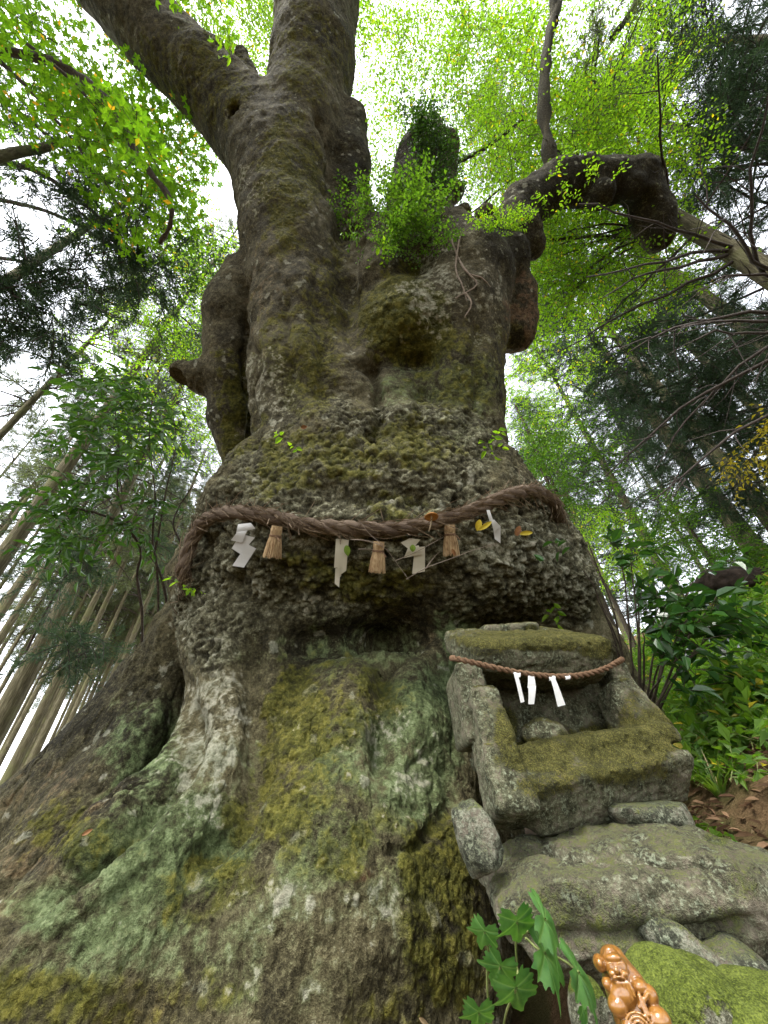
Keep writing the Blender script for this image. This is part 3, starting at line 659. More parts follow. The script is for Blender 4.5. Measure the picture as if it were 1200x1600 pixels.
def spray_maple(seed, R=.055, length=.6, n=16):
    g = np.random.default_rng(seed); B = Block(); k = 6; t = np.linspace(0, 1, k)[:, None]
    pts = np.array([1., 0, 0])*length*t+np.array([0, 0, -1])*.15*length*t**2; B.add(tube_block(pts, np.linspace(.005, .002, k), 3), 1)
    for i in range(n):
        c = pts[min(int(i/n*k), k-1)]+np.array([g.uniform(-.05, .1), g.uniform(-.3, .3)*(.5+.5*math.sin(i)), g.normal()*.05]); nn = unit(np.array([0, 0, 1.])+g.normal(size=3)*.3)
        a0 = g.uniform(0, 6.28); x = unit(np.cross(nn, [math.cos(a0), math.sin(a0), .1])); y = np.cross(nn, x); r = R*g.uniform(.7, 1.25)
        an = np.array([0, 1.05, -1.05, 2.0, -2.0]); ll = np.array([1, .9, .9, .6, .6])*r
        B.add(leaf_block(np.tile(c, (5, 1)), np.cos(an)[:, None]*x+np.sin(an)[:, None]*y, np.tile(nn, (5, 1)), ll*1.25, ll*.62, 0, .05, .12), 0)
        B.add(tube_block(np.stack([c, c-x*r*.9]), [.0012, .0015], 3), 1)
    return B.get()
def spray_cedar(seed, length=.55, n=26, blade=.085, w=.011):
    "drooping twig crowded with short needle shoots"
    g = np.random.default_rng(seed); B = Block(); k = 5; t = np.linspace(0, 1, k)[:, None]
    pts = np.array([1., 0, 0])*length*t+np.array([0, 0, -1])*.3*length*t**2; B.add(tube_block(pts, np.linspace(.008, .003, k), 3), 1)
    P_, D_ = [], []
    for i in range(n):
        f = g.uniform(.1, 1)*(k-1); a = int(min(f, k-2)); q = pts[a]+(pts[a+1]-pts[a])*(f-a); ph = g.uniform(0, 6.28); d = unit(np.array([.75, math.cos(ph), .7*math.sin(ph)-.15]))
        l = g.uniform(.06, .2)*(1.1-.5*f/(k-1))
        for j in range(4): P_.append(q+d*l*j/4); D_.append(d+g.normal(size=3)*.45+np.array([.2, 0, 0]))
    P_ = np.array(P_); D_ = np.array(D_); B.add(leaf_block(P_, D_, rv(len(P_), g), blade*g.uniform(.7, 1.3, len(P_)), w, 0, .0, .1), 0)
    return B.get()
BROAD = [spray_broad(i) for i in range(5)]
FINE = [spray_broad(20+i, .05, .026, 6, .75, 0, .2, .042, .003) for i in range(5)]
MAPLE = [spray_maple(40+i) for i in range(5)]
CEDAR = [spray_cedar(60+i) for i in range(5)]
# trunk silhouette, so foliage is hung beside and behind the trunk, never across it
_tu, _tv, _tz = proj(tV); _ok = (_tu > -80) & (_tu < 1280) & (_tv > -80) & (_tv < 1680) & (_tz > .3)
_gi = ((_tv[_ok]+80)/8).astype(int); _gj = ((_tu[_ok]+80)/8).astype(int)
TD = np.full((222, 172), 1e3); np.minimum.at(TD, (_gi, _gj), _tz[_ok])
for _ in range(3):
    p_ = np.pad(TD, 1, constant_values=1e3); TD = np.minimum.reduce([p_[a:a+222, b:b+172] for a in range(3) for b in range(3)])
def clear_of_trunk(p, margin=0.0):
    u, v, z = proj(p); i = np.clip(((v+80)/8).astype(int), 0, 221); j = np.clip(((u+80)/8).astype(int), 0, 171)
    inside = (u > -80) & (u < 1290) & (v > -80) & (v < 1690)
    return ~(inside & (z < TD[i, j]+1.2) & (TD[i, j] < 500))
def zone_points(n, u0, u1, v0, v1, d0, d1, g, gap=.0, sc=.9, off=0., poly=None):
    "random points in a wedge of space seen between the given pixels, thinned by clumpy noise"
    u = g.uniform(u0, u1, n); v = g.uniform(v0, v1, n); d = g.uniform(d0**3, d1**3, n)**(1/3)
    if poly is not None:
        c = np.hypot((u-poly[0])/poly[2], (v-poly[1])/poly[3])+.25*g.normal(size=n); m = c < 1; u, v, d = u[m], v[m], d[m]
    p = CAM+d[:, None]*((u-600)[:, None]/F*_rt+(800-v)[:, None]/F*_up+_fw)
    m = (fbm(p, sc, 3, off=off)+.12*g.normal(size=len(p)) > gap) & clear_of_trunk(p)
    return p[m]
def crown_mesh(name, temps, pts, mats, g, scale=(.8, 1.3), toward=None, droop=-.15, origin=(0, 0, 0)):
    n = len(pts); a = g.uniform(0, 6.28, n); ex = np.stack([np.cos(a), np.sin(a), np.full(n, droop)+.2*g.normal(size=n)], 1)
    if toward is not None: ex = ex+.9*unit(pts-np.asarray(toward))*[1, 1, .3]
    ez = np.array([0, 0, 1.])+.3*rv(n, g); B = scatter(temps, g.integers(0, len(temps), n), pts, ex, ez, g.uniform(*scale, n))
    # leaves that would poke through the trunk's face are plucked
    V, Q, M = B.get(); c = V[Q].mean(1); u, v, z = proj(c)
    i = np.clip(((v+80)/8).astype(int), 0, 221); j = np.clip(((u+80)/8).astype(int), 0, 171); td = TD[i, j]
    keep = ~((td < 500) & (z < td-.15))
    return mesh_np(name, V-np.asarray(origin, np.float32), Q[keep], mats, M[keep], False)
M_twig = simple('twig_bark', (.03, .022, .014), (.09, .07, .05), 30, .9, 0)
M_leaf_y = leaf_material('canopy_leaf', (.08, .17, .014), (.17, .27, .022), (.36, .28, .02), .6, .5, .25, .025)
M_leaf_g = leaf_material('green_leaf', (.035, .09, .012), (.085, .17, .022), None, .5, .45, .3)
M_leaf_d = leaf_material('dark_leaf', (.018, .05, .012), (.045, .095, .02), None, .4, .42, .35)
M_maple = leaf_material('maple_leaf', (.06, .14, .012), (.12, .22, .02), (.4, .22, .03), .55, .5, .25, .025)
M_cedar = leaf_material('cedar_needle', (.024, .05, .028), (.06, .095, .05), None, .3, .6, .2, 0, (1.4, 1.5, .9))
M_cedar_l = leaf_material('pale_cedar_needle', (.055, .075, .035), (.12, .14, .07), None, .4, .6, .2, 0, (1.4, 1.5, .9))
M_cbark = NT('cedar_bark')
def _cb(s):
    n = s.noise(6, 4, s.pos((6, 6, .6)), .7); n2 = s.noise(2, 3)
    col = s.ramp(n, [(.3, (.04, .034, .019)), (.52, (.105, .094, .054)), (.7, (.2, .18, .115))])
    col = s.mix(s.math('MULTIPLY', s.step(n2, .5, .62), .55), col, (.12, .125, .05))
    return s.done(col, .92, s.bump(n, .8, .04), .15)
M_cbark = _cb(M_cbark)
# ------------------------------------------------------------------ the giant tree's own branches and crown
g = np.random.default_rng(101)
def wavy(pts, n, amp, g):
    pts = np.asarray(pts, float); t = np.linspace(0, len(pts)-1, n); i = np.minimum(t.astype(int), len(pts)-2); f = (t-i)[:, None]
    p0 = pts[np.maximum(i-1, 0)]; p1 = pts[i]; p2 = pts[i+1]; p3 = pts[np.minimum(i+2, len(pts)-1)]
    q = .5*(2*p1+(p2-p0)*f+(2*p0-5*p1+4*p2-p3)*f**2+(3*p1-p0-3*p2+p3)*f**3)
    return q+np.cumsum(g.normal(size=q.shape)*amp, 0)*np.linspace(0, 1, n)[:, None]
def limb(name, px, r0, r1, parent, mat=M_bark, n=26, amp=.012, sides=8):
    pts = wavy([P(*q) for q in px], n, amp, g); o0 = np.array(parent.location)
    B = Block().add(tube_block(pts, np.linspace(r0, r1, n)*(1+.12*g.normal(size=n)), sides))
    V, Q, M = B.get(); V = V+.25*r1*rv(len(V), g)*.6
    at = {'tone': .35+.1*g.normal(size=len(V)), 'fine': np.full(len(V), .4), 'high': np.ones(len(V))}
    return link(name, mesh_np(name, V-o0, Q, [mat], attrs=at), parent)
limb('branch', [(872, 300, 6.6), (858, 240, 6.7), (850, 170, 6.9), (855, 90, 7.2), (868, 20, 7.6), (900, -60, 8.0)], .13, .075, tree)
limb('branch', [(866, 35, 7.5), (862, -20, 7.8), (850, -90, 8.2)], .08, .05, tree)
limb('branch', [(955, 60, 9.0), (985, 20, 9.0), (1010, -40, 9.3)], .07, .05, tree)
limb('branch', [(700, 260, 8.5), (760, 230, 8.6), (815, 185, 8.8)], .05, .02, tree)
limb('branch', [(640, 330, 8.5), (720, 340, 8.4), (800, 280, 8.6)], .03, .015, tree)
limb('branch', [(860, 375, 7.4), (930, 372, 7.5), (1000, 380, 7.7)], .035, .015, tree)
pts = np.concatenate([
    zone_points(1500, 540, 1060, -140, 330, 7.5, 12, g, .06, .7, 1.),
    zone_points(620, 790, 1050, 180, 480, 7.2, 9.5, g, -.2, .9, 7.),
    zone_points(330, 690, 860, 40, 260, 8, 12, g, -.05, .9, 12.),
    zone_points(520, 240, 480, -160, 190, 8.2, 12, g, -.12, .9, 2.),
    zone_points(420, 170, 400, 280, 700, 8.5, 12, g, -.02, .9, 3.),
    zone_points(150, 760, 900, 520, 700, 9.5, 13, g, .02, .9, 5.),
    zone_points(300, -300, 1500, -900, -130, 7, 12, g, .0, .8, 6.)])
print('canopy sprays', len(pts))
stuff(link('crown', crown_mesh('crown', FINE+BROAD[:2], pts, [M_leaf_y, M_twig], g, (1.05, 1.9), origin=tree.location), tree))
# dark broad sprigs hanging beside the left stub and leaves sprouting from the limbs
pts = np.concatenate([zone_points(60, 255, 400, 390, 560, 6.6, 8.5, g, -.1, 1.2), zone_points(10, 300, 345, 520, 560, 6.2, 6.6, g, -.5)])
stuff(link('crown', crown_mesh('crown', BROAD, pts, [M_leaf_d, M_twig], g, (.9, 1.3), origin=tree.location), tree))
# ------------------------------------------------------------------ maple reaching in at upper left
maple = thing('maple_tree', 'maple tree with star shaped leaves reaching in beside the leaning limb', 'tree', (-6.6, .6, float(gz(-6.6, .6))))
mo = np.array(maple.location)
tp = wavy([mo, mo+(.1, .1, 2.5), mo+(.3, .2, 5), mo+(.5, .3, 7.5), mo+(1.0, .4, 10)], 22, .02, g)
link('trunk', mesh_np('trunk', *[x for x in [*tube_block(tp-mo, np.linspace(.17, .06, 22), 10)]], [M_cbark]), maple)
limb('branch', [(-150, 60, 6.2), (60, 90, 6.2), (150, 140, 6.1), (190, 195, 6.0), (225, 260, 5.9), (262, 310, 5.9), (272, 350, 5.9), (255, 395, 6.0)], .075, .03, maple, M_twig, 40, .008)
limb('branch', [(-80, 40, 6.4), (0, 95, 6.3), (60, 150, 6.2), (130, 235, 6.1)], .05, .018, maple, M_twig)
limb('branch', [(30, 60, 6.0), (120, 130, 6.0), (150, 180, 6.0)], .03, .015, maple, M_twig)
pts = np.concatenate([zone_points(620, -160, 340, -160, 230, 5.2, 8.5, g, -.15, 1.0, 4.), zone_points(220, 130, 330, 100, 350, 5.8, 8.0, g, -.2, 1., 8.),
                      zone_points(60, 60, 260, 180, 300, 5.4, 6.5, g, -.1, 1., 9.)])
stuff(link('crown', crown_mesh('crown', MAPLE, pts, [M_maple, M_twig], g, (.9, 1.6), origin=mo), maple))
# ------------------------------------------------------------------ cedars
M_dead = simple('dead_branch', (.03, .024, .02), (.085, .07, .06), 25, .95, 0)
def make_cedar_meshes(seed, H, r0, c0, c1, spread, nb, per, dark=True, lean=0.):
    g = np.random.default_rng(seed); k = 26; t = np.linspace(0, 1, k); pts = np.stack([lean*t**2+.04*np.sin(t*5+seed), .04*np.cos(t*4+seed), H*t], 1)
    V, Q = tube_block(pts, r0*(1-.8*t)*(1+.35*np.exp(-t*30)), 12); V = V+unit(V*[1, 1, 0])*(.025*fbm(V*np.array([3, 3, .5]), 2.5, 2))[:, None]
    tm = mesh_np('trunk', V, Q, [M_cbark])
    B = Block(); pos, ex = [], []
    for i in range(nb):
        f = c0+(c1-c0)*(i/nb); z0 = H*f; c = np.array([lean*f*f, 0, z0]); a = g.uniform(0, 6.28); l = spread*(1.05-.75*(i/nb))*g.uniform(.6, 1.15)
        tt = np.linspace(0, 1, 5)[:, None]; d = np.array([math.cos(a), math.sin(a), g.uniform(-.25, .2)])
        bp = c+d*l*tt+np.array([0, 0, 1])*l*(.12*tt-.32*tt**2); B.add(tube_block(bp, np.linspace(.035, .01, 5), 4), 1)
        for j in range(per):
            f2 = g.uniform(.35, 1)*4; q = int(min(f2, 3)); pos.append(bp[q]+(bp[q+1]-bp[q])*(f2-q)+g.normal(size=3)*.12); ex.append(d*.8+g.normal(size=3)*.5+np.array([0, 0, -.3]))
    n = len(pos); S = scatter(CEDAR, g.integers(0, 5, n), np.array(pos), np.array(ex), np.array([0, 0, 1.])+.4*rv(n, g), g.uniform(.9, 1.7, n))
    V, Q, M = S.get(); B.V.append(V); B.Q.append(Q+B.n); B.M.append(M); B.n += len(V)
    return tm, B.mesh('crown', [M_cedar if dark else M_cedar_l, M_dead])
CED = [make_cedar_meshes(1, 23, .16, .42, 1.0, 2.1, 60, 6, False), make_cedar_meshes(2, 21, .14, .48, 1.0, 1.9, 50, 6, False), make_cedar_meshes(3, 25, .23, .3, 1.0, 2.6, 95, 7, True),
       make_cedar_meshes(4, 20, .19, .1, 1.0, 2.8, 130, 7, True)]
def cedar(var, x, y, s, label, group=None, rot=0., name='cedar_tree'):
    t = thing(name, label, 'tree', (x, y, float(gz(x, y))-.15), group); t.scale = (s, s, s); t.rotation_euler = (0, 0, rot)
    link('trunk', CED[var][0], t); stuff(link('crown', CED[var][1], t)); return t
# left stand: (u, v, width px) of a visible trunk piece, width fixes the distance of a stem of usual girth
GL = 'slender cedar trunks standing in the plantation behind the left root'
LL = 'slender straight cedar in the crowded stand behind the spreading root'
for k, (u, v, w) in enumerate([(60, 790, 22), (40, 640, 18), (70, 740, 11), (20, 930, 14), (45, 930, 12), (75, 1085, 13), (85, 1110, 12), (14, 1160, 10), (110, 1110, 9), (130, 1120, 8), (150, 1090, 8), (95, 1150, 7),
                               (208, 990, 11), (196, 1010, 8), (60, 1160, 9), (165, 1100, 7), (30, 1100, 8), (180, 1070, 8), (225, 985, 7), (140, 1060, 9), (5, 820, 10), (118, 1010, 8), (90, 640, 8), (150, 960, 7), (250, 930, 7), (40, 1040, 9), (20, 1185, 6), (48, 1130, 6), (70, 1180, 6), (102, 1165, 6), (122, 1150, 5), (142, 1130, 6), (158, 1120, 5), (172, 1110, 6), (186, 1085, 5), (202, 1060, 6), (214, 1040, 6), (232, 1010, 5), (12, 1060, 7), (60, 1000, 7), (90, 960, 7), (30, 870, 8), (110, 860, 7), (6, 1120, 6), (82, 1020, 6), (38, 1165, 5), (55, 1185, 5), (84, 1165, 5), (112, 1140, 4), (134, 1105, 5), (26, 1140, 5), (66, 1110, 5), (100, 1085, 5), (18, 990, 7), (50, 960, 7)]):
    d = .30*F/w; p = P(u, v, d); cedar((0, 1, 1, 0, 1)[k % 5], p[0], p[1], g.uniform(.85, 1.1), LL if k else 'stoutest of the pale cedars, passing behind the sapling leaves', GL, k*1.3)
p = P(75, 985, 8.5); cedar(2, p[0], p[1], .85, 'thick dark shaded cedar trunk slanting up past the thin pale cedars', None, 2.)
# right side
near = cedar(0, *P(1150, 395, 6.2)[:2], 1.15, 'big pale barked cedar with a fan of bare dead branches', None, 1.)
p = P(1110, 700, 10); cedar(3, p[0], p[1], 1.0, 'reddish barked cedar with dense dark foliage on the slope', None, .5)
p = P(950, 740, 15.5); cedar(3, p[0], p[1], 1.0, 'dark cedar rising behind the glossy shrub', None, 2.5)
for k, (u, v, d) in enumerate([(1120, 60, 11), (1180, 230, 9.5)]):
    p = P(u, v, d); cedar(3, p[0], p[1], 1.1, ('cedar with feathery boughs high over the crooked limb', 'cedar close behind the big pale barked cedar')[k], None, k*2.)
GR = 'distant cedars filling the slope wood'; LR = 'distant cedar standing in the wood above the slope'
for k, (u, v, d) in enumerate([(880, 760, 22), (1010, 640, 13), (1180, 640, 13), (1060, 800, 19), (1150, 840, 17), (1190, 760, 22), (990, 860, 26), (905, 830, 30), (835, 700, 26), (1090, 880, 30), (1235, 600, 16), (1290, 800, 12)]):
    p = P(u, v, d); cedar((3, 2, 3, 1)[k % 4], p[0], p[1], g.uniform(.85, 1.1), LR, GR, k*1.7)
# bare dead branches of the near cedar: each one a part
no = np.array(near.location); sc = near.scale[0]
for k in range(26):
    z = g.uniform(1.5, 6.5); a = g.uniform(1.5, 3.0); l = g.uniform(1.4, 2.8); t = np.linspace(0, 1, 9)[:, None]
    d = np.array([math.cos(a), math.sin(a), g.uniform(-.35, .05)]); bp = np.array([0, 0, z])+d*l*t+np.array([0, 0, -1])*.25*l*t**2+np.cumsum(rv(9, g)*.03, 0)
    B = Block().add(tube_block(bp, np.linspace(.028, .008, 9), 5))
    for q in range(7):
        i = g.integers(2, 8); e = bp[i]+unit(d+g.normal(size=3)*.6+np.array([0, 0, -.5]))*np.linspace(0, g.uniform(.3, .8), 4)[:, None]+np.cumsum(rv(4, g)*.02, 0); B.add(tube_block(e, [.009, .006, .005, .003], 3))
    link('dead_branch', B.mesh('dead_branch', [M_dead], True), near)
# dark cedar boughs hanging in from the left: a tree just outside the frame
cl = thing('cedar_tree', 'cedar sending dark drooping boughs in from the side under the maple', 'tree', (-8.4, 3.2, float(gz(-8.4, 3.2))-.1))
link('trunk', CED[0][0], cl); co = np.array(cl.location)
def bough(px, r, temps, n, spread, mat, parent, sc=(.9, 1.6), tw=M_dead):
    o0 = np.array(parent.location); bp = wavy([P(*q) for q in px], 24, .02, g)-o0; B = Block().add(tube_block(bp, np.linspace(r, r*.25, 24), 6), 1); pos = []; ex = []
    d0 = unit(bp[-1]-bp[0])
    for k in range(n):
        i = int(24*g.beta(2.2, 1.1)); i = min(i, 23); q = bp[i]+g.normal(size=3)*spread*np.array([1, 1, .8])+np.array([0, 0, -spread*.5]); pos.append(q); ex.append(d0*.5+g.normal(size=3)*.5+np.array([0, 0, -.45]))
        if k % 6 == 0: B.add(tube_block(np.stack([bp[max(i-2, 0)], (bp[max(i-2, 0)]+q)/2+g.normal(size=3)*.04, q]), [.009, .006, .004], 3), 1)
    S = scatter(temps, g.integers(0, len(temps), n), np.array(pos), np.array(ex), np.array([0, 0, 1.])+.4*rv(n, g), g.uniform(*sc, n)); V, Q, M = S.get()
    B.V.append(V); B.Q.append(Q+B.n); B.M.append(M); B.n += len(V)
    return link('bough', B.mesh('bough', [mat, tw]), parent)
bough([(-60, 245, 7.2), (40, 262, 7.0), (110, 305, 6.9), (170, 355, 6.8), (215, 400, 6.8)], .06, CEDAR, 95, .38, M_cedar, cl)
bough([(-40, 395, 6.6), (30, 410, 6.4), (75, 428, 6.3), (140, 425, 6.3)], .04, CEDAR, 80, .36, M_cedar, cl)
bough([(-60, 420, 6.4), (0, 445, 6.3), (50, 485, 6.2), (100, 510, 6.1)], .05, CEDAR, 100, .34, M_cedar, cl)
bough([(-80, 300, 7.8), (80, 330, 7.6), (200, 400, 7.6), (240, 440, 7.6)], .05, CEDAR, 75, .42, M_cedar, cl)
bough([(-80, 100, 8.2), (40, 180, 8.0), (140, 260, 8.0), (230, 320, 8.0)], .06, CEDAR, 75, .5, M_cedar, cl)
bough([(40, 1020, 8.4), (80, 930, 7.8), (105, 880, 7.4), (115, 840, 7.2)], .03, CEDAR, 50, .24, M_cedar, cl)
bough([(60, 1060, 8.4), (130, 1020, 7.8), (135, 1000, 7.6), (130, 985, 7.5)], .03, CEDAR, 45, .2, M_cedar, cl)

# dense dark boughs of the cedars on the slope
cr = thing('cedar_tree', 'cedar with dense dark green boughs hanging over the slope', 'tree', (*P(1230, 560, 9.0)[:2], 0)); cr.location.z = float(gz(cr.location.x, cr.location.y))-.1
link('trunk', CED[2][0], cr)
for px, n, sp in (([(1260, 420, 9), (1150, 470, 8.6), (1040, 520, 8.4), (950, 560, 8.4)], 150, .5), ([(1260, 520, 9), (1160, 560, 8.6), (1060, 600, 8.4), (980, 620, 8.4)], 150, .5), ([(1260, 620, 9), (1180, 640, 8.6), (1110, 670, 8.4), (1040, 690, 8.4)], 130, .45),
                  ([(1260, 700, 9), (1190, 730, 8.6), (1130, 770, 8.4)], 110, .4), ([(1250, 480, 8), (1180, 520, 7.8), (1120, 570, 7.7), (1080, 610, 7.7)], 110, .4), ([(1250, 330, 9.4), (1150, 300, 9.3), (1090, 240, 9.4)], 110, .5), ([(1250, 160, 9.6), (1160, 120, 9.6), (1090, 60, 9.6)], 110, .6), ([(1250, 260, 9.6), (1160, 220, 9.6), (1110, 160, 9.6)], 110, .6)):
    bough(px, .04, CEDAR, int(n*.72), sp, M_cedar, cr)

# the wood goes on around the photographer
for k in range(11):
    a = math.radians(-172+k*16); r = 7.5+3.5*((k*7) % 5)/4; x, y = r*math.cos(a), r*math.sin(a)-1.5
    cedar(3 if k % 2 else 2, x, y, 1.0, 'cedar of the wood on the near side of the giant tree', 'cedars around the viewpoint', k*1.1)
# ------------------------------------------------------------------ straw rope, paper streamers, tassels
_tN = normals(tV, tQ)
def surf(u, v, rad=7):
    "front point and normal of the trunk at a photo pixel"
    m = np.where((np.abs(_tu-u) < rad) & (np.abs(_tv-v) < rad) & (_tz > .3))[0]
    if not len(m): return surf(u, v, rad*2)
    k = m[np.argsort(_tz[m])[:max(3, len(m)//6)]]; return tV[k].mean(0).astype(float), unit(_tN[k].mean(0)).astype(float)
def arc_attrs(n, sides, length):
    al = np.repeat(np.linspace(0, length, n), sides); an = np.tile(np.arange(sides)/sides, n); return al, an
def straw_mat(name, stops, sc=(1.2, 26), bump=.6):
    s = NT(name); cb = s.n.new('ShaderNodeCombineXYZ')
    s.link(s.math('MULTIPLY', s.attr('al'), sc[0]), cb.inputs[0]); s.link(s.math('MULTIPLY', s.attr('an'), sc[1]), cb.inputs[1])
    n = s.noise(3, 4, cb.outputs[0], .65); n2 = s.noise(5, 3)
    f = s.math('ADD', s.math('MULTIPLY', n, .75), s.math('MULTIPLY', n2, .25))
    return s.done(s.ramp(f, stops), .9, s.bump(n, bump, .012), .15)
M_rope = straw_mat('weathered_straw', [(.32, (.022, .015, .010)), (.46, (.09, .064, .044)), (.58, (.18, .137, .1)), (.72, (.36, .29, .22))])
M_cord = straw_mat('hemp_cord', [(.3, (.06, .032, .018)), (.5, (.16, .095, .055)), (.7, (.28, .19, .12))], (4, 8))
M_straw = simple('dry_straw', (.22, .13, .06), (.5, .37, .2), 45, .8, .3, .004, (1, 1, .15))
M_fibre = simple('loose_fibre', (.08, .055, .036), (.3, .23, .15), 40, .9, 0)
def twisted(path, R, r, nstr, pitch, name, parent, mat, n=240, sides=10, ph0=0., swell=.12):
    path = np.asarray(path); seg = np.linalg.norm(np.diff(path, axis=0), axis=1); s = np.concatenate([[0], np.cumsum(seg)]); t = np.linspace(0, s[-1], n)
    c = np.stack([np.interp(t, s, path[:, k]) for k in range(3)], 1)
    for _ in range(3): c[1:-1] = (c[:-2]+2*c[1:-1]+c[2:])/4
    tg = unit(np.gradient(c, axis=0)); x = unit(np.cross(tg, [0, 0, 1.])); y = np.cross(tg, x); out = []
    for k in range(nstr):
        a = ph0+2*math.pi*(t/pitch+k/nstr); ctr = c+R*(np.cos(a)[:, None]*x+np.sin(a)[:, None]*y)
        V, Q = tube_block(ctr, r*(1+swell*np.sin(t*9+k*2)+.06*g.normal(size=n)), sides); al, an = arc_attrs(n, sides, s[-1])
        V = V+.06*r*rv(len(V), g)
        link(name, mesh_np(name, V-np.array(parent.location), Q, [mat], attrs={'al': al+k*5, 'an': an+al/pitch*.8}), parent); out.append(ctr)
    return c, out
rope_px = [(285, 892), (303, 838), (332, 806), (375, 800), (430, 808), (480, 821), (555, 826), (620, 826), (680, 815), (740, 797), (790, 776), (835, 768), (866, 786)]
rpx = wavy([(u, v, 0) for u, v in rope_px], 60, 0, g)[:, :2]
rdep = np.array([float(np.min(_tz[(np.abs(_tu-u) < 10) & (np.abs(_tv-v) < 16) & (_tz > .3)])) for u, v in rpx])
for _ in range(4): rdep = np.minimum(rdep, np.minimum(np.r_[rdep[1:], rdep[-1:]], np.r_[rdep[:1], rdep[:-1]])+.035)
rdep = np.convolve(np.pad(rdep, 3, mode='edge'), np.ones(7)/7, 'valid')
rp = [P(u, v, d-.035) for (u, v), d in zip(rpx, rdep)]
rp = [rp[0]+(-.12, .7, -.45), rp[0]+(-.03, .3, -.16)]+rp+[rp[-1]+(.12, .3, -.08), rp[-1]+(.0, 1.0, -.15)]
rope = thing('straw_rope', 'thick twisted weathered straw rope tied round the bulging trunk', 'rope', tuple(rp[30]))
rc, rs = twisted(wavy(rp, 160, 0, g), .03, .035, 3, .5, 'strand', rope, M_rope, 300, 12)
B = Block()
for k in range(3000):
    st = rs[g.integers(0, 3)]; i = g.integers(2, 285); l = g.integers(4, 14); seg = st[i:i+l][::3] if l > 6 else st[i:i+l]
    if len(seg) < 2: continue
    off = unit(g.normal(size=3))*g.uniform(.03, .042); e = seg+off+np.linspace(0, 1, len(seg))[:, None]*g.normal(size=3)*(.07 if k % 4 == 0 else .014)
    B.add(tube_block(e, g.uniform(.0018, .0045), 3))
stuff(link('loose_straw', B.mesh('loose_straw', [M_fibre], False, rope.location), rope))
def rope_at(u):
    k = np.argmin(np.abs(proj(rc)[0]-u)+1e3*(proj(rc)[2] > 4.2)); return rc[k]
M_paper = NT('white_paper'); M_paper = M_paper.done((.52, .52, .5), .7, None, .2)
M_paper_old = NT('aged_paper').done((.47, .44, .34), .75, None, .2)
DN = np.array([0, 0, -1.]); RT = np.array([1., 0, 0]); FR = np.array([0, -1., 0])
def plate(B, c, th=.0012):
    "thin sheet through four corners, with thickness"
    c = np.asarray(c, float); n = unit(np.cross(c[1]-c[0], c[3]-c[0])); V = np.concatenate([c+n*th, c-n*th])
    B.add((V, np.array([[0, 1, 2, 3], [7, 6, 5, 4], [0, 4, 5, 1], [1, 5, 6, 2], [2, 6, 7, 3], [3, 7, 4, 0]])))
def streamer(label, panels, d, mat, group=None, top=None, cat='paper streamer', name='paper_streamer'):
    "panels: pixel corners of each folded leaf of paper; hung at distance d, alternate leaves a little in front"
    o = thing(name, label, cat, tuple(P(*panels[0][0], d)), group)
    for k, c in enumerate(panels):
        B = Block(); q = [P(u, v, d-.012*(k % 2)-(.012*(j in (2, 3)))) for j, (u, v) in enumerate(c)]
        # a few crosswise strips let each leaf curl a little
        n = 5
        for i in range(n):
            a, b = i/n, (i+1)/n; cv = lambda t: .012*math.sin(t*3.0+k)*unit(CAM-q[0])
            plate(B, [q[0]+(q[3]-q[0])*a+cv(a), q[1]+(q[2]-q[1])*a+cv(a), q[1]+(q[2]-q[1])*b+cv(b), q[0]+(q[3]-q[0])*b+cv(b)])
        link('paper_fold', B.mesh('paper_fold', [mat], False, o.location), o)
    return o
def front_depth(u, v0, v1, gap=.05): return min(float((surf(u, v, 8)[0]-CAM)@_fw) for v in np.linspace(v0, v1, 5))-gap
d1 = front_depth(382, 815, 885); d2 = front_depth(533, 835, 915); d3 = front_depth(648, 835, 895); d4 = front_depth(772, 795, 848)
streamer('crisp white zigzag paper streamer on the straw rope, spread in four steps', [[(372, 819), (392, 817), (399, 826), (369, 833)], [(371, 831), (386, 829), (378, 848), (361, 844)], [(376, 834), (398, 840), (376, 866), (362, 857)], [(386, 850), (400, 857), (381, 887), (363, 884)]], d1, M_paper)
streamer('narrow cream paper streamer folded lengthwise, hanging beside the middle tassel', [[(525, 842), (536, 842), (533, 887), (522, 887)], [(535, 842), (545, 844), (541, 892), (532, 898)], [(527, 872), (535, 868), (533, 900), (528, 905)], [(524, 888), (532, 887), (530, 918), (523, 912)]], d2, M_paper_old)
streamer('broad cream paper streamer with a small green leaf caught on it', [[(626, 848), (640, 841), (657, 843), (642, 861)], [(638, 855), (654, 852), (660, 866), (631, 872)], [(648, 855), (664, 854), (664, 893), (644, 897)]], d3, M_paper_old)
streamer('small twisted white paper streamer near the far end of the straw rope', [[(760, 797), (765, 797), (772, 818), (766, 818)], [(767, 812), (772, 812), (782, 822), (772, 832)], [(770, 822), (782, 822), (782, 849), (773, 842)]], d4, M_paper)
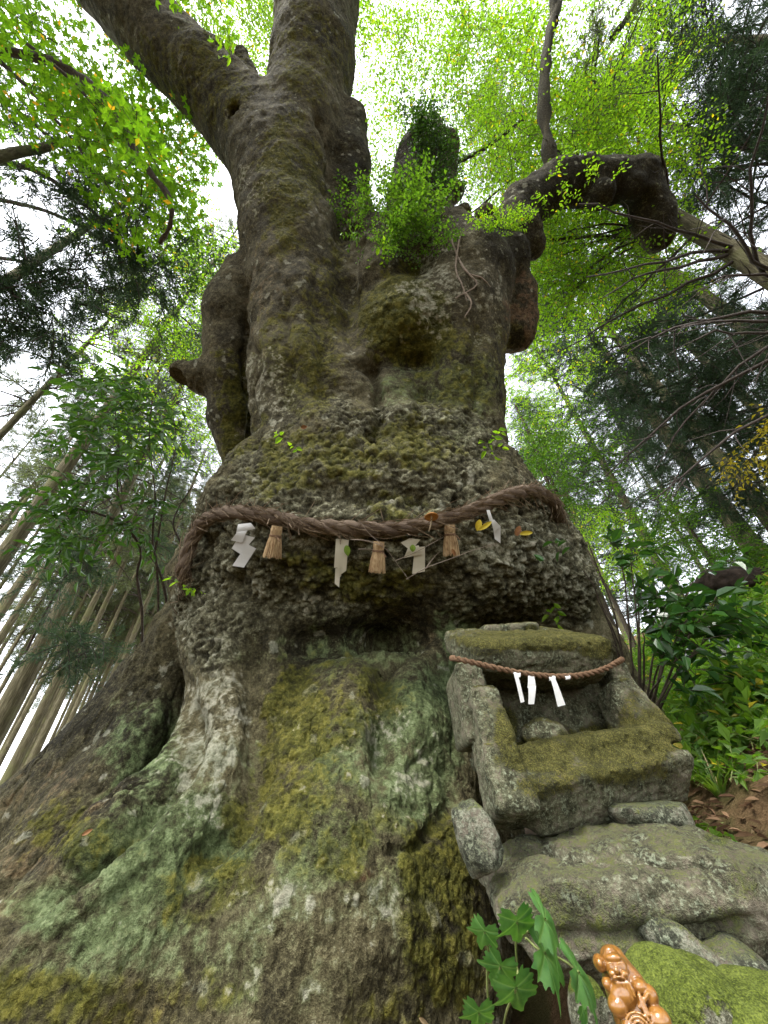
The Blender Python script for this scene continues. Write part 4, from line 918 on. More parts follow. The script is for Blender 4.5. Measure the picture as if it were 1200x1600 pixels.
def tassel(label, u0, v0, u1, v1, wt, wb, d, tilt=0):
    a, b = P(u0, v0, d), P(u1, v1, d-.02); L = np.linalg.norm(b-a); ax = (b-a)/L; x = unit(np.cross(ax, [0, 1, 0.])); y = np.cross(ax, x); rt, rb = wt*d/F, wb*d/F
    o = thing('straw_tassel', label, 'tassel', tuple(a), 'straw tassels hanging from the rope'); B = Block(); n = 8
    t = np.linspace(0, .93, n)
    B.add(tube_block(a+ax*L*t[:, None], .86*(rt+(rb-rt)*t)*(1-.22*np.exp(-((t-.33)/.1)**2)), 10))
    for k in range(150):
        ph = g.uniform(0, 6.28); q = math.sqrt(g.uniform(.4, 1)); t = np.linspace(0, g.uniform(.93, 1.03), n); r = q*(rt+(rb-rt)*t)*(1-.2*np.exp(-((t-.33)/.1)**2))
        e = a+ax*L*t[:, None]+r[:, None]*(math.cos(ph+.1*0)*x+math.sin(ph)*y); B.add(tube_block(e, g.uniform(.0022, .004), 4))
    link('straw_bundle', B.mesh('straw_bundle', [M_straw], False, a), o)
    B = Block(); th = np.linspace(0, 6.28*2.2, 40); rr = (rt+(rb-rt)*.33)*.86; e = a+ax*L*(.30+.05*th/13.8)[:, None]+rr*(np.cos(th)[:, None]*x+np.sin(th)[:, None]*y); B.add(tube_block(e, .006, 5))
    B.add(tube_block(e[-1]+np.array([[0, 0, 0], [.03, -.02, -.02], [.05, -.02, -.06]]), .004, 4)); V, Q, M = B.get()
    link('binding_cord', mesh_np('binding_cord', V-a, Q, [M_cord], attrs={'al': V[:, 0]*3, 'an': V[:, 2]*3}), o); return o
tassel('straw tassel tied beside the crisp zigzag streamer, leaning to one side', 433, 822, 425, 871, 8, 15, front_depth(428, 820, 870, .08))
tassel('middle straw tassel hanging between the two cream paper streamers', 592, 846, 589, 894, 8, 13, front_depth(590, 845, 893, .08))
tassel('straw tassel with a brown leaf, below the small mushroom', 702, 820, 705, 868, 8, 13, front_depth(704, 820, 868, .08))
# cord and streamers on the little shrine
scp = [PY(706, 1029, 2.22), PY(712, 1029, 2.02), PY(760, 1040, 1.99), PY(800, 1049, 1.99), PY(850, 1056, 2.02), PY(900, 1056, 2.06), PY(940, 1047, 2.1), PY(966, 1034, 2.16), PY(972, 1030, 2.45)]
cord = thing('shrine_cord', 'thin brown twisted cord sagging across the front of the stone shrine', 'cord', tuple(scp[3]))
twisted(wavy(scp, 80, 0, g), .0075, .0085, 2, .07, 'strand', cord, M_cord, 320, 7, swell=.05)
def shrine_streamer(label, panels, y):
    o = thing('paper_streamer', label, 'paper streamer', tuple(PY(*panels[0][0], y)))
    for k, c in enumerate(panels):
        B = Block(); q = [PY(u, v, y-.008*(k % 2)-.01*(j in (2, 3))) for j, (u, v) in enumerate(c)]; n = 4
        for i in range(n):
            a, b = i/n, (i+1)/n; cv = lambda t: .006*math.sin(t*3+k)*FR
            plate(B, [q[0]+(q[3]-q[0])*a+cv(a), q[1]+(q[2]-q[1])*a+cv(a), q[1]+(q[2]-q[1])*b+cv(b), q[0]+(q[3]-q[0])*b+cv(b)], .0007)
        link('paper_fold', B.mesh('paper_fold', [M_paper], False, o.location), o)
shrine_streamer('thin slanting white paper strip on the shrine cord', [[(801, 1050), (813, 1051), (813, 1058), (805, 1060)], [(803, 1056), (809, 1056), (820, 1096), (814, 1098)]], 1.985)
shrine_streamer('straight broad white paper strip on the shrine cord', [[(825, 1055), (834, 1055), (837, 1074), (824, 1075)], [(825, 1074), (837, 1072), (835, 1100), (826, 1100)]], 2.0)
shrine_streamer('flared white paper strip on the shrine cord', [[(857, 1056), (867, 1056), (868, 1062), (858, 1064)], [(860, 1062), (867, 1061), (884, 1101), (872, 1104)]], 2.02)
shrine_streamer('tiny torn white paper knot on the shrine cord', [[(882, 1056), (890, 1055), (891, 1061), (884, 1062)]], 2.04)
# mushroom on the rope
M_cap = simple('mushroom_cap', (.34, .13, .03), (.6, .3, .09), 60, .6, .2, .003); M_stem = simple('mushroom_stem', (.45, .36, .24), (.62, .53, .4), 60, .7, 0)
dm = float((rope_at(674)-CAM)@_fw)-.14; m0 = P(670, 830, dm+.06); m1 = P(674, 806, dm)
mush = thing('mushroom', 'small orange capped mushroom growing out of the straw rope', 'mushroom', tuple(m0))
link('stem', Block().add(tube_block(wavy([m0, (m0+m1)/2+(.008, 0, 0), m1], 10, .0, g), .006, 7)).mesh('stem', [M_stem], True, m0), mush)
prof = [(0, .016), (.022, .014), (.042, .004), (.056, -.010), (.055, -.014), (.03, -.004), (.006, .0)]; a = np.arange(24)*2*math.pi/24
V = np.array([[r*math.cos(t), r*math.sin(t), z] for r, z in prof for t in a])+(m1-m0); Q = np.array([[i*24+j, i*24+(j+1) % 24, (i+1)*24+(j+1) % 24, (i+1)*24+j] for i in range(6) for j in range(24)])
link('cap', mesh_np('cap', V, Q, [M_cap]), mush)
# glazed figurine
def figurine():
    o0 = P(1028, 1690, .82); s = .82/F                      # metres per photo pixel there
    fig = thing('glazed_figurine', 'amber glazed ceramic figurine of a bearded smiling lucky god', 'figurine', tuple(o0))
    Fd = Field((-.105, -.1, -.02), (.105, .09, .31), .0026)
    X = lambda u, v, y=0.: np.array([(u-983)*s+.012*(1600-v)/120*0, y, (1648-v)*s*1.04])
    E = lambda u, v, y, ru, rv_, ry, k=.003, neg=False: Fd.ball(X(u, v, y), (ru*s, ry*s, rv_*s), k, neg)
    Fd.cone(X(985, 1640, .01), X(975, 1540, .015), 44*s, 36*s, .004)          # trunk of the figure
    Fd.cone(X(983, 1560, .02), X(970, 1500, .012), 38*s, 22*s, .004)          # hood behind
    Fd.cone(X(968, 1488, -.012), X(1000, 1530, -.008), 9*s, 10*s, .003)              # hood edge
    Fd.cone(X(968, 1488, -.012), X(954, 1508, -.012), 9*s, 7*s, .003)
    E(972, 1513, -.022, 19, 24, 18)                                            # face
    E(972, 1497, -.036, 13, 8, 8)                                              # forehead
    E(971, 1514, -.054, 4.2, 6, 5); E(963, 1519, -.047, 6.5, 6, 6); E(982, 1520, -.047, 6.5, 6, 6)       # nose, cheeks
    for du in (-8, 9):
        Fd.cone(X(972+du-5, 1509, -.052), X(972+du+5, 1508, -.052), 1.2*s, 1.2*s, .002, neg=True)        # eye slits
        Fd.cone(X(972+du-5, 1504, -.051), X(972+du+5, 1503, -.051), 1.6*s, 1.4*s, .002)                  # brows
    Fd.cone(X(962, 1526, -.052), X(970, 1523, -.056), 1.8*s, 2.4*s, .002); Fd.cone(X(981, 1527, -.052), X(974, 1523, -.056), 1.8*s, 2.4*s, .002)
    Fd.cone(X(967, 1529, -.052), X(979, 1529, -.052), 1.3*s, 1.3*s, .0015, neg=True)                     # mouth
    for k, (a, b) in enumerate(((964, 966), (968, 971), (973, 977), (978, 983), (982, 988))):            # beard locks
        Fd.cone(X(a+2, 1532, -.05), X(b, 1560-abs(k-2)*4, -.05), 3.2*s, 1.8*s, .0015)
    E(945, 1506, -.02, 11, 16, 15); E(946, 1504, -.042, 5, 8, 5)                # mallet head held high
    E(948, 1536, -.028, 9, 12, 12)                                             # hand
    E(969, 1551, -.03, 22, 22, 18)                                             # chest
    E(956, 1566, -.035, 17, 19, 18)                                            # sleeve
    E(1000, 1540, -.025, 13, 13, 14); E(1012, 1553, -.02, 13, 18, 16)           # sack on the shoulder
    Fd.cone(X(990, 1566, -.045), X(1010, 1548, -.04), 4*s, 4*s, .002)
    Fd.cone(X(995, 1550, -.042), X(998, 1575, -.05), 3.5*s, 5*s, .002)
    E(1013, 1585, -.028, 19, 22, 22)                                           # knee
    E(965, 1592, -.035, 14, 14, 18)
    for r_ in (20, 14, 8):                                                     # folds of the robe
        for q in range(9):
            a0, a1 = 2.9-q*.34, 2.9-(q+1)*.34
            Fd.cone(X(980+r_*math.cos(a0), 1592-r_*math.sin(a0), -.055), X(980+r_*math.cos(a1), 1592-r_*math.sin(a1), -.055), 2.2*s, 2.2*s, .0015)
    E(950, 1612, -.03, 18, 17, 20); E(1000, 1625, -.03, 24, 18, 24); E(968, 1640, -.01, 34, 14, 34)
    V, Q = Fd.mesh(); V = relax(V, Q, 1, .4); V, Q = subdivide(V, Q)
    sm = NT('amber_glaze'); pt = sm.geo.outputs['Pointiness']; n = sm.noise(35, 3)
    col = sm.ramp(sm.math('ADD', pt, sm.math('MULTIPLY', sm.math('SUBTRACT', n, .5), .12)), [(.42, (.05, .018, .004)), (.49, (.235, .098, .018)), (.56, (.4, .19, .04))])
    sm.b.inputs['Coat Weight'].default_value = 1; sm.b.inputs['Coat Roughness'].default_value = .16
    body = link('body', mesh_np('body', V, Q, [sm.done(col, .28, None, .5)]), fig)
    fig.scale = (.86, .85, .64); fig.rotation_euler = (math.radians(-6), math.radians(-4), math.radians(-22))
    R_ = fig.rotation_euler.to_matrix(); tp_ = R_ @ Vector((-.02*.78, 0, (1648-1477)*s*1.04*.62)); fig.location = Vector(P(952, 1479, .86))-tp_
figurine()
# ------------------------------------------------------------------ plants
g = np.random.default_rng(77)
# vine with large lobed leaves at the foot of the trunk
def vine_leaf_mat():
    s = NT('vine_leaf'); v = s.attr('vein'); n = s.noise(30, 3)
    col = s.mix(v, s.ramp(n, [(.35, (.045, .135, .028)), (.65, (.09, .21, .045))]), (.17, .3, .09)); s.done(col, .38, None, .4)
    tr = s.n.new('ShaderNodeBsdfTranslucent'); s.link(s.mix(1.0, col, (1.5, 1.7, .6), 'MULTIPLY'), tr.inputs[0]); mx = s.n.new('ShaderNodeMixShader'); mx.inputs[0].default_value = .3
    s.link(s.b.outputs[0], mx.inputs[1]); s.link(tr.outputs[0], mx.inputs[2]); s.link(mx.outputs[0], s.out.inputs[0]); return s.m
M_vine = vine_leaf_mat(); M_vstem = simple('green_stem', (.12, .16, .04), (.25, .28, .1), 30, .6, 0)
def lobed_leaf(base, tipdir, normal, size, seed):
    "five lobed toothed leaf; base = stalk end"
    g = np.random.default_rng(seed); x = unit(np.asarray(tipdir)); n = unit(np.asarray(normal)-x*(np.asarray(normal)@x)); y = np.cross(n, x); m = 75; R = 9
    th = np.linspace(-math.pi, math.pi, m, endpoint=False); lob = np.array([0, .95, -.95, 1.95, -1.95]); ll = np.array([1, .82, .82, .6, .6])
    r = np.max([ll[k]*np.exp(-(np.abs((th-lob[k]+math.pi) % (2*math.pi)-math.pi)/.46)**1.6) for k in range(5)], 0); r = np.maximum(r, .56-.4*sstep(np.abs(th), 2.4, 3.14))
    r *= 1+.07*np.sign(np.sin(th*18))*np.abs(np.sin(th*18))**.5+.03*g.normal(size=m)
    rad = np.linspace(0, 1, R); V = []; ve = []
    for q in rad:
        px = q*r*np.cos(th); py = q*r*np.sin(th); d = np.sqrt(px**2+py**2); h = -.28*d**2+.05*np.sin(4*th)*d+.03*np.cos(7*th+seed)*d
        dv = np.min([np.where(np.abs((th-l+math.pi) % 6.283-math.pi) < 1.2, d*np.abs(np.sin(th-l)), 9) for l in lob], 0); ve.append(np.exp(-(dv/.018)**2)); h = h-.03*np.exp(-(dv/.05)**2)
        V.append(np.asarray(base)+size*(px[:, None]*x+py[:, None]*y+h[:, None]*n))
    V = np.concatenate(V); i = np.arange(R-1)[:, None]*m; j = np.arange(m)[None]; j2 = (j+1) % m
    Q = np.stack([i+j, i+j2, i+m+j2, i+m+j], -1).reshape(-1, 4); return V, Q, np.concatenate(ve)
vine = thing('lobed_vine', 'fresh green vine with large lobed leaves at the trunk foot', 'vine', tuple(P(790, 1640, .95)))
vo = np.array(vine.location); CV = lambda p: unit(CAM-p)
for k, (u, v, d, s, ang, tilt) in enumerate([(757, 1455, .93, 34, 195, .15), (808, 1440, .9, 46, 172, .25), (852, 1436, .88, 58, 140, 1.15), (852, 1490, .88, 60, 133, 1.05), (905, 1520, .9, 62, 138, 1.3),
                                             (782, 1510, .95, 42, 200, .5), (806, 1545, .86, 52, 168, .1), (748, 1582, .9, 40, 185, .3), (912, 1575, .93, 30, 150, .8)]):
    p = P(u, v, d); a = math.radians(ang); tip = math.sin(a)*_rt+math.cos(a)*_up; nrm = CV(p)*math.cos(tilt)+(.75*_rt+.65*_up)*math.sin(tilt)
    V, Q, ve = lobed_leaf(p, tip, nrm, 1.08*s*d/F, k); link('leaf', mesh_np('leaf', V-vo, Q, [M_vine], attrs={'vein': ve}), vine)
B = Block()
for px in ([(757, 1455, .93), (764, 1490, .97), (762, 1530, .98), (770, 1600, .98), (790, 1640, .95)], [(808, 1440, .9), (806, 1470, .95), (808, 1520, .94), (806, 1545, .86)], [(806, 1545, .86), (790, 1590, .9), (790, 1640, .95)],
           [(852, 1436, .88), (830, 1450, .93), (806, 1470, .95)], [(852, 1490, .88), (838, 1480, .93), (822, 1465, .95)], [(782, 1510, .95), (770, 1540, .98)], [(905, 1520, .9), (880, 1500, .95), (845, 1485, .95)], [(748, 1582, .9), (760, 1610, .96)]):
    link('stem', Block().add(tube_block(wavy([P(*q) for q in px], 14, .0008, g), .0028, 6)).mesh('stem', [M_vstem], True, vo), vine)
# slim sapling behind the left root
SAP = [spray_broad(200+i, .14, .055, 3, .5, 1, .3, .09, .004) for i in range(5)]
sap = thing('leafy_sapling', 'slim stemmed sapling with dark pointed leaves behind the spreading root', 'sapling', tuple(P(235, 1020, 4.5))); so = np.array(sap.location)
for px in ([(221, 1030, 4.5), (222, 960, 4.5), (214, 900, 4.5), (221, 862, 4.45), (202, 822, 4.4), (185, 775, 4.35), (186, 700, 4.3), (180, 640, 4.3)], [(246, 1000, 4.5), (247, 930, 4.5), (243, 880, 4.5), (236, 842, 4.5), (240, 780, 4.45), (232, 690, 4.4), (236, 620, 4.4)],
           [(264, 975, 4.6), (256, 915, 4.6), (243, 872, 4.55), (250, 830, 4.5), (262, 770, 4.5), (280, 700, 4.5)], [(271, 920, 4.7), (272, 870, 4.7), (283, 850, 4.7), (270, 815, 4.65), (300, 760, 4.6)], [(202, 822, 4.4), (150, 800, 4.3), (110, 790, 4.2)]):
    limb('stem', px, .017, .007, sap, M_twig, 30, .004, 6)
pts = np.concatenate([zone_points(150, 90, 350, 590, 870, 3.9, 4.9, g, -.9, 1.2, 2., (220, 715, 118, 125)), zone_points(22, 70, 160, 780, 850, 3.9, 4.5, g, -.9), zone_points(14, 300, 360, 640, 780, 4.3, 4.8, g, -.9)])
stuff(link('foliage', crown_mesh('foliage', SAP, pts, [M_leaf_d, M_twig], g, (.75, 1.2), so+(0, 0, 2), origin=so), sap))
# glossy shrub beside the shrine
M_gloss = leaf_material('glossy_leaf', (.014, .045, .012), (.035, .09, .02), None, .25, .22, .5)
GLO = [spray_broad(230+i, .125, .062, 3, .34, 1, .15, .085, .004) for i in range(5)]
shr = thing('glossy_shrub', 'glossy dark leaved shrub growing between shrine and slope', 'shrub', tuple(P(1000, 1120, 3.0))); ho = np.array(shr.location)
tips = [(925, 845, 3.1), (912, 890, 3.0), (962, 860, 3.1), (985, 880, 3.2), (940, 930, 2.9), (1000, 930, 3.0), (1040, 950, 3.1), (1090, 905, 3.2), (1120, 930, 3.2), (1075, 960, 3.0), (1010, 985, 2.8), (965, 1010, 2.8), (1050, 1020, 2.8), (1100, 1000, 3.0), (990, 1050, 2.7), (1040, 1060, 2.7), (1130, 985, 3.1)]
for u, v, d in tips: limb('stem', [(1000+(u-1000)*.15, 1130, 3.1), ((u+1005)/2, (v+1100)/2, (d+3.05)/2), (u, v, d)], .012, .004, shr, M_twig, 14, .006, 5)
pts = np.concatenate([np.array([P(*t) for t in tips]), np.array([P(u+g.normal()*12, v+25+g.normal()*14, d) for u, v, d in tips]), zone_points(80, 920, 1150, 940, 1120, 2.6, 3.4, g, -.9, 1., 0., (1030, 1025, 105, 95))])
stuff(link('foliage', crown_mesh('foliage', GLO, pts, [M_gloss, M_twig], g, (.8, 1.15), ho+(0, 0, .1), .25, origin=ho), shr))
# bushy broadleaf trees on the right
def bushy(label, u, v, d, ru, rv_, n, mat, temps=BROAD, name='bushy_tree', dd=1.2, scale=(.8, 1.3)):
    p = P(u, v, d); x, y = p[0], p[1]; o = thing(name, label, 'tree', (x, y, float(gz(x, y))-.1)); o0 = np.array(o.location)
    tp = wavy([o0, o0*.6+p*.4+(.1, .1, 0), p+(0, 0, .3*d*rv_/F)], 16, .015, g); link('trunk', mesh_np('trunk', *tube_block(tp-o0, np.linspace(.07, .025, 16), 8), [M_twig]), o)
    pts = zone_points(n, u-ru, u+ru, v-rv_, v+rv_, d-dd, d+dd, g, -.12, 1.4, u*.1, (u, v, ru, rv_))
    stuff(link('crown', crown_mesh('crown', temps, pts, [mat, M_twig], g, scale, origin=o0), o)); return o
bushy('bright green bushy tree behind the end of the straw rope', 850, 735, 7.5, 80, 80, 250, M_leaf_g)
bushy('yellow green young tree just beyond the right flank of the trunk', 815, 640, 10, 45, 60, 80, M_leaf_y, FINE)
bushy('light green tree low behind the glossy shrub', 920, 850, 10, 110, 70, 260, M_leaf_y)
bushy('shady green tree beneath the dark cedars', 1080, 830, 9, 110, 60, 260, M_leaf_g)
bushy('leafy tree overhanging the dark earth bank', 1175, 870, 7.5, 70, 45, 160, M_leaf_g)
bushy('sapling with yellowing leaves on the upper slope', 1195, 690, 5.5, 32, 30, 20, leaf_material('yellowing_leaf', (.14, .13, .02), (.34, .26, .03), None, .45), BROAD, 'yellowing_sapling', .3)
# ferns and sprouts lodged in the tree
def sprig(name, label, cat, temps, pxs, mat, scale, toward=None, droop=-.2, group=None):
    o0 = np.array(P(*pxs[0])); o = thing(name, label, cat, tuple(o0), group); n = len(pxs); pts = np.array([P(*q) for q in pxs]); a = g.uniform(0, 6.28, n)
    ex = np.stack([np.cos(a), np.sin(a)-.6, np.full(n, droop)+.3*g.normal(size=n)], 1); S = scatter(temps, g.integers(0, len(temps), n), pts-o0, ex, np.array([0, 0, 1.])+.4*rv(n, g), g.uniform(*scale, n)); V, Q, M = S.get()
    stuff(link('foliage', mesh_np('foliage', V, Q[M == 0], [mat], None, False), o)); stuff(link('stems', mesh_np('stems', V, Q[M == 1], [M_twig], None, False), o)); return o
def on_surf(n, u0, v0, ru, rv_, out=.12):
    r = []
    while len(r) < n:
        u, v = g.normal(u0, ru*.5), g.normal(v0, rv_*.5)
        if (u-u0)**2/ru**2+(v-v0)**2/rv_**2 > 1: continue
        p, n_ = surf(u, v, 8); r.append((u, v, float((p-CAM)@_fw)-g.uniform(0, out)))
    return r
SMALL = [spray_broad(260+i, .045, .03, 4, .3, 0, .3, .03, .002) for i in range(4)]
M_fern = leaf_material('fern_leaf', (.05, .12, .015), (.11, .2, .03), None, .45)
sprig('fern_clump', 'lush green ferny growth filling the crotch between trunk and stump', 'fern', SMALL, on_surf(150, 620, 345, 85, 70, .3), M_fern, (.8, 1.5))
sprig('ivy_clump', 'dark green ivy covering the top of the middle stump', 'ivy', SMALL, on_surf(70, 668, 215, 45, 45, .2)+on_surf(30, 690, 280, 30, 40, .15), M_leaf_d, (.8, 1.3))
sprig('grass_sprout', 'light green tuft growing where the crooked limb leaves the stump', 'grass', SMALL, on_surf(30, 790, 352, 36, 14, .25), M_leaf_y, (.7, 1.1), droop=.5)
sprig('leafy_shoot', 'yellow green leafy shoots sprouting over the crooked limb', 'shoot', [spray_broad(280+i, .1, .042, 3, .45, 1, .3, .07) for i in range(4)], [(u, v, 6.1) for u, v in ((850, 290), (870, 270), (890, 300), (905, 265), (860, 320), (925, 285), (880, 330), (845, 310), (955, 290), (915, 310), (870, 345), (900, 350), (845, 350), (940, 270))], M_leaf_y, (.6, .9))
sprig('leafy_shoot', 'bright leafy shoot hanging before the fork of the big limbs', 'shoot', [spray_broad(290, .13, .055, 2, .45, 1, .5, .08)], [(372, 70, 6.0), (362, 75, 6.0), (368, 95, 6.0)], M_leaf_y, (.7, .9), droop=-.9)
SPR = [spray_broad(300+i, .085, .045, 0, .16, 1, .2, .05, .002) for i in range(3)]
for lab, u, v, n in (('three leaved bright sprout dangling under the ferny growth', 598, 395, 5), ('tiny bright leaves sprouting from the mossy crust above the rope', 465, 703, 2), ('small green seedling leaning out just above the straw rope', 525, 775, 3),
                     ('flat green leaflets beside the root end of the straw rope', 292, 912, 4), ('leafy shoot beside the dark hollow on the trunk flank', 762, 690, 5), ('thin green sprig on the lobe of the bulge above the shrine', 862, 942, 3)):
    p, n_ = surf(u, v); d = float((p-CAM)@_fw)-.06; sprig('sprout', lab, 'sprout', SPR, [(u+g.normal()*9, v+g.normal()*8, d-g.uniform(0, .08)) for _ in range(n)], M_leaf_y, (.7, 1.2), droop=-.1)
# pale aerial roots on the stump
M_root = simple('aerial_root', (.16, .12, .09), (.32, .26, .2), 30, .9, 0)
rt = thing('aerial_roots', 'pale thin climbing roots straggling over the right stump', 'vine', tuple(surf(740, 430)[0])); ro = np.array(rt.location)
for pl in ([(700, 360), (715, 400), (735, 425), (745, 440), (725, 455), (715, 462)], [(715, 400), (735, 420), (760, 432), (775, 448)], [(718, 360), (712, 410), (722, 440), (735, 470)], [(650, 290), (665, 280), (680, 295)], [(640, 285), (655, 300), (662, 330)], [(725, 455), (740, 475), (730, 500)]):
    pp = [surf(*q)[0]+.05*unit(CAM-surf(*q)[0]) for q in pl]; link('root', Block().add(tube_block(wavy(pp, 22, .006, g), np.linspace(.014, .007, 22), 5)).mesh('root', [M_root], True, ro), rt)
# bare twigs caught in the rope
M_bare = simple('bare_twig', (.13, .1, .075), (.3, .25, .2), 40, .9, 0)
for lab, lines in (('thin bare twig poking out past the tassel with the brown leaf', [[(635, 905), (665, 888), (705, 873), (740, 860), (778, 848)], [(665, 888), (680, 870), (690, 862)]]),
                   ('forked bare twig crossing in front of the middle tassel', [[(548, 843), (575, 845), (600, 855), (618, 876), (640, 906)], [(560, 858), (585, 858)], [(618, 876), (650, 862), (690, 838)], [(560, 812), (580, 838), (600, 855)]])):
    d = front_depth(640, 830, 905, .16); t = thing('bare_twig', lab, 'twig', tuple(P(*lines[0][0], d)))
    for ln in lines: link('twig_piece', Block().add(tube_block(wavy([P(u, v, d+.03*math.sin(u)) for u, v in ln], 12, .002, g), np.linspace(.0045, .002, 12), 4)).mesh('twig_piece', [M_bare], True, t.location), t)
# single fallen leaves
def fallen(label, u, v, d, L, W, ang, mat, curl=.5):
    p = P(u, v, d); a = math.radians(ang); dr = math.sin(a)*_rt+math.cos(a)*_up; n = unit(CAM-p+.3*g.normal(size=3)); s = np.cross(dr, n); k = 9; m = 5; V = []
    for i in range(k):
        t = i/(k-1); w = W*(math.sin(math.pi*min(.04+.95*t, 1))**.75)*(1-.25*t)
        for j in range(m):
            q = (j/(m-1)-.5)*2; V.append(p+dr*L*t+s*w*.5*q+n*(.2*w*abs(q)-curl*L*.3*t*t))
    V = np.array(V); i = np.arange(k-1)[:, None]*m; j = np.arange(m-1)[None]; Q = np.stack([i+j, i+j+1, i+m+j+1, i+m+j], -1).reshape(-1, 4)
    V = np.concatenate([V, V-n*.0012]); Q = np.concatenate([Q, Q[:, ::-1]+k*m]); o = link('fallen_leaf', mesh_np('fallen_leaf', V-p, Q, [mat])); o.location = p; return tag(o, label, 'leaf')
M_yel = simple('yellow_leaf', (.45, .33, .02), (.62, .5, .05), 25, .55, .2, .002); M_brn = simple('brown_leaf', (.16, .07, .03), (.34, .17, .07), 25, .7, .3, .003); M_grn = simple('fresh_leaf', (.12, .22, .03), (.22, .34, .05), 25, .5, .1, .002); M_tan = simple('tan_leaf', (.35, .25, .13), (.55, .42, .25), 25, .7, .2, .002)
dr_ = lambda u, v, gap=.08: float((surf(u, v)[0]-CAM)@_fw)-gap
for a_ in (('yellow curled leaf caught under the rope left of the twisted streamer', 750, 812, dr_(750, 812, .14), .1, .06, 195, M_yel), ('second yellow leaf touching the twisted paper streamer', 768, 815, dr_(768, 815, .16), .13, .045, 235, M_yel), ('curled brown leaf on the bulge beyond the twisted streamer', 812, 822, dr_(812, 822), .1, .06, 200, M_brn),
           ('half green half brown leaf lying on the bulge beside the curled brown leaf', 832, 832, dr_(832, 832), .13, .05, 265, M_yel), ('orange leaf on top of the far rope end', 834, 768, dr_(834, 772, .12), .06, .04, 100, M_brn), ('small green leaf stuck to the narrow cream streamer', 541, 852, d2-.05, .09, .06, 170, M_grn),
           ('green heart leaf lying on the broad cream streamer', 645, 851, d3-.06, .06, .055, 180, M_grn), ('brown leaf at the tip of the tassel below the mushroom', 706, 858, front_depth(704, 820, 868, .18), .06, .035, 150, M_brn), ('reddish leaf lying in the groove of the spreading root', 128, 1305, dr_(130, 1308, .03), .06, .03, 60, M_brn),
           ('tan dead leaf on the bare soil beside the boulder', 1178, 1312, 1.74, .05, .022, 350, M_tan), ('small brown leaf on the mossy shrine sill', 872, 1164, 1.78, .035, .016, 40, M_brn), ('tan leaf tip at the foot of the trunk', 655, 1590, dr_(655, 1590, .03), .05, .018, 130, M_tan), ('small brown leaf clinging to the crust on the trunk', 470, 668, dr_(470, 668, .05), .07, .05, 80, M_brn)):
    fallen(*a_)
# ------------------------------------------------------------------ slope: grass tufts, seedlings, litter
M_grass = leaf_material('grass_blade', (.06, .12, .02), (.13, .2, .05), (.32, .27, .13), .35, .5, .3, .12)
def tuft(label, u, v, n, h, spread):
    p = PG(u, v, gz, 1.2, 8); o = thing('grass_tuft', label, 'grass', tuple(p)); B = Block()
    for k in range(n):
        a = g.uniform(0, 6.28); l = h*g.uniform(.5, 1.1); s_ = g.uniform(.2, 1)*spread; t = np.linspace(0, 1, 6)[:, None]; d = np.array([math.cos(a), math.sin(a), 0]); q = d*l*s_*t**1.3+np.array([0, 0, 1])*l*(t-.75*s_*t**2.2)+d*.02
        w = np.cross(d, [0, 0, 1])*.0045*(1-t**2*.95); V = np.concatenate([q-w, q+w]); B.add((V, np.array([[i, i+1, i+7, i+6] for i in range(5)])))
    link('blades', B.mesh('blades', [M_grass], False), o)
for a_ in (('arching grass tuft right behind the shrine sill', 1050, 1165, 60, .38, 1.0), ('grass tuft with trailing dry blades beside the boulder top', 1130, 1250, 70, .3, 1.0), ('upright grass tuft against the shrine jamb', 1030, 1135, 35, .35, .6), ('sparse grass tuft among leaf litter on the slope', 1110, 1170, 40, .25, 1.), ('broad grass tuft at the edge of the bare soil', 1165, 1170, 45, .25, 1.), ('grass tuft near the dark shade of the shrub', 1090, 1125, 40, .25, .9)): tuft(*a_)
SEED = [spray_broad(320+i, .06, .026, 2, .12, 0, .2, .03, .0015) for i in range(5)]
def slope_pts(n, x0, x1, y0, y1, gap, sc, off): 
    x = g.uniform(x0, x1, n); y = g.uniform(y0, y1, n); p = np.stack([x, y, gz(x, y)], 1); p[:, 2] += .02; m = fbm(p, sc, 3, off=off)+.15*g.normal(size=n) > gap; return p[m]
pts = np.concatenate([slope_pts(900, 1.9, 3.2, 2.6, 4.5, .0, 1.5, 3.), slope_pts(4200, 2.6, 8, 2.2, 8.5, -.15, .8, 5.), slope_pts(700, 5, 14, 5, 16, -.3, .5, 6.), slope_pts(160, 1.6, 2.4, 2.3, 3.2, .1, 2., 9.)])
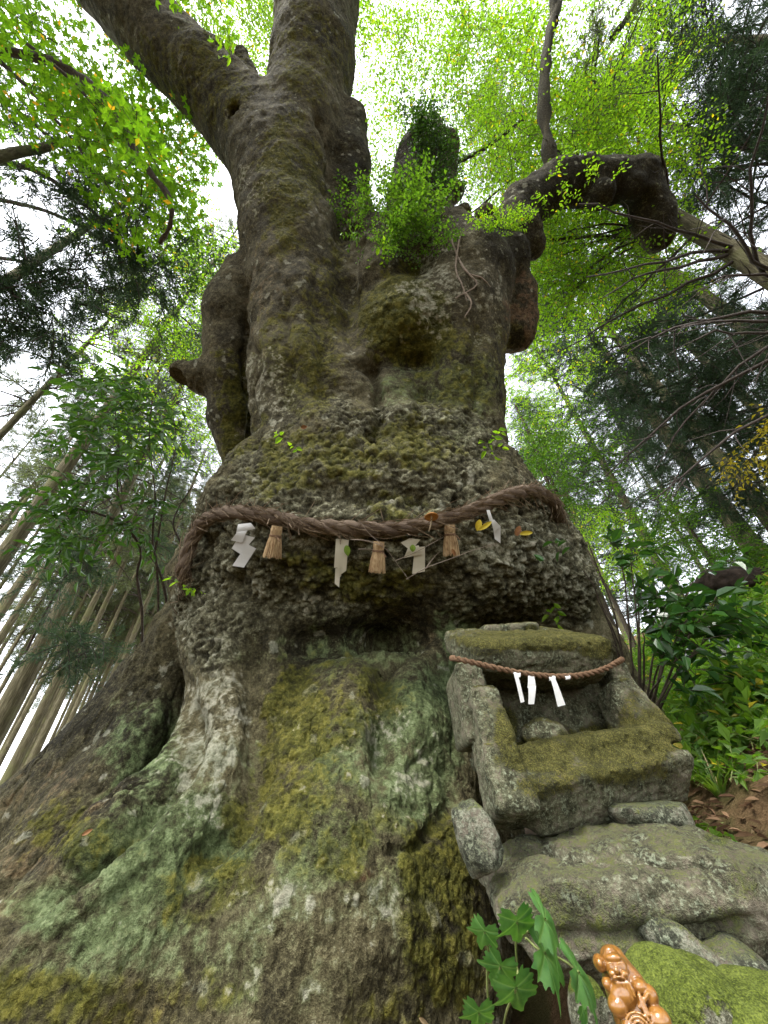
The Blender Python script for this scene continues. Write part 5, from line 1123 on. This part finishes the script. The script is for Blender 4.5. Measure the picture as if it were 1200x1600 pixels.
n = len(pts); a = g.uniform(0, 6.28, n); S = scatter(SEED, g.integers(0, 5, n), pts+np.array([0, 0, .03])*g.uniform(.5, 3, n)[:, None], np.stack([np.cos(a), np.sin(a), .5+.3*g.normal(size=n)], 1), np.array([0, 0, 1.])+.2*rv(n, g), g.uniform(.8, 2.0, n))
M_seed = leaf_material('seedling_leaf', (.05, .12, .015), (.12, .21, .03), (.3, .25, .05), .45, .5, .3, .04)
o = link('undergrowth', S.mesh('undergrowth', [M_seed, M_vstem])); stuff(o); tag(o, 'light green seedlings and ground cover spread over the rising slope', 'ground cover')
pts = np.concatenate([slope_pts(420, -14, -4, 4, 14, -.2, .6, 2.), slope_pts(160, -7, -4.2, 2.5, 7, -.1, 1., 4.)]); n = len(pts); a = g.uniform(0, 6.28, n)
S = scatter(BROAD, g.integers(0, 5, n), pts+np.array([0, 0, .15]), np.stack([np.cos(a), np.sin(a), .6+.3*g.normal(size=n)], 1), np.array([0, 0, 1.])+.2*rv(n, g), g.uniform(.6, 1.0, n))
o = link('undergrowth', S.mesh('undergrowth', [M_leaf_g, M_twig])); stuff(o); tag(o, 'green undergrowth at the feet of the cedar stand', 'ground cover')
pts = np.concatenate([slope_pts(1300, 1.5, 3.4, 2.0, 4.0, -.1, 1.5, 7.), slope_pts(500, 3, 7, 2.5, 8, -.1, 1., 8.)]); n = len(pts); a = g.uniform(0, 6.28, n)
V, Q = leaf_block(pts+np.array([0, 0, .02]), np.stack([np.cos(a), np.sin(a), .3*g.normal(size=n)], 1), np.array([0, 0, 1.])+.4*rv(n, g), g.uniform(.04, .09, n), g.uniform(.018, .035, n), 1)
o = link('leaf_litter', mesh_np('leaf_litter', V, Q, [leaf_material('litter_leaf', (.07, .035, .018), (.3, .19, .11), None, .1, .8, .2, 0, (1, 1, 1))], None, False)); stuff(o); tag(o, 'brown dead leaves littering the soil beside the shrine', 'leaf litter')
# dark overhanging earth bank on the slope
p = P(1165, 912, 6.2)
bank = rock('earth_bank', 'dark undercut earth bank on the upper slope beneath the leafy tree', p, (.75, .5, .22), basis((.1, -.3, 1), (1, .3, .2)), simple('dark_earth', (.012, .008, .006), (.05, .034, .024), 8, .95, .6, .03), .05, None, .8, seed=31.)
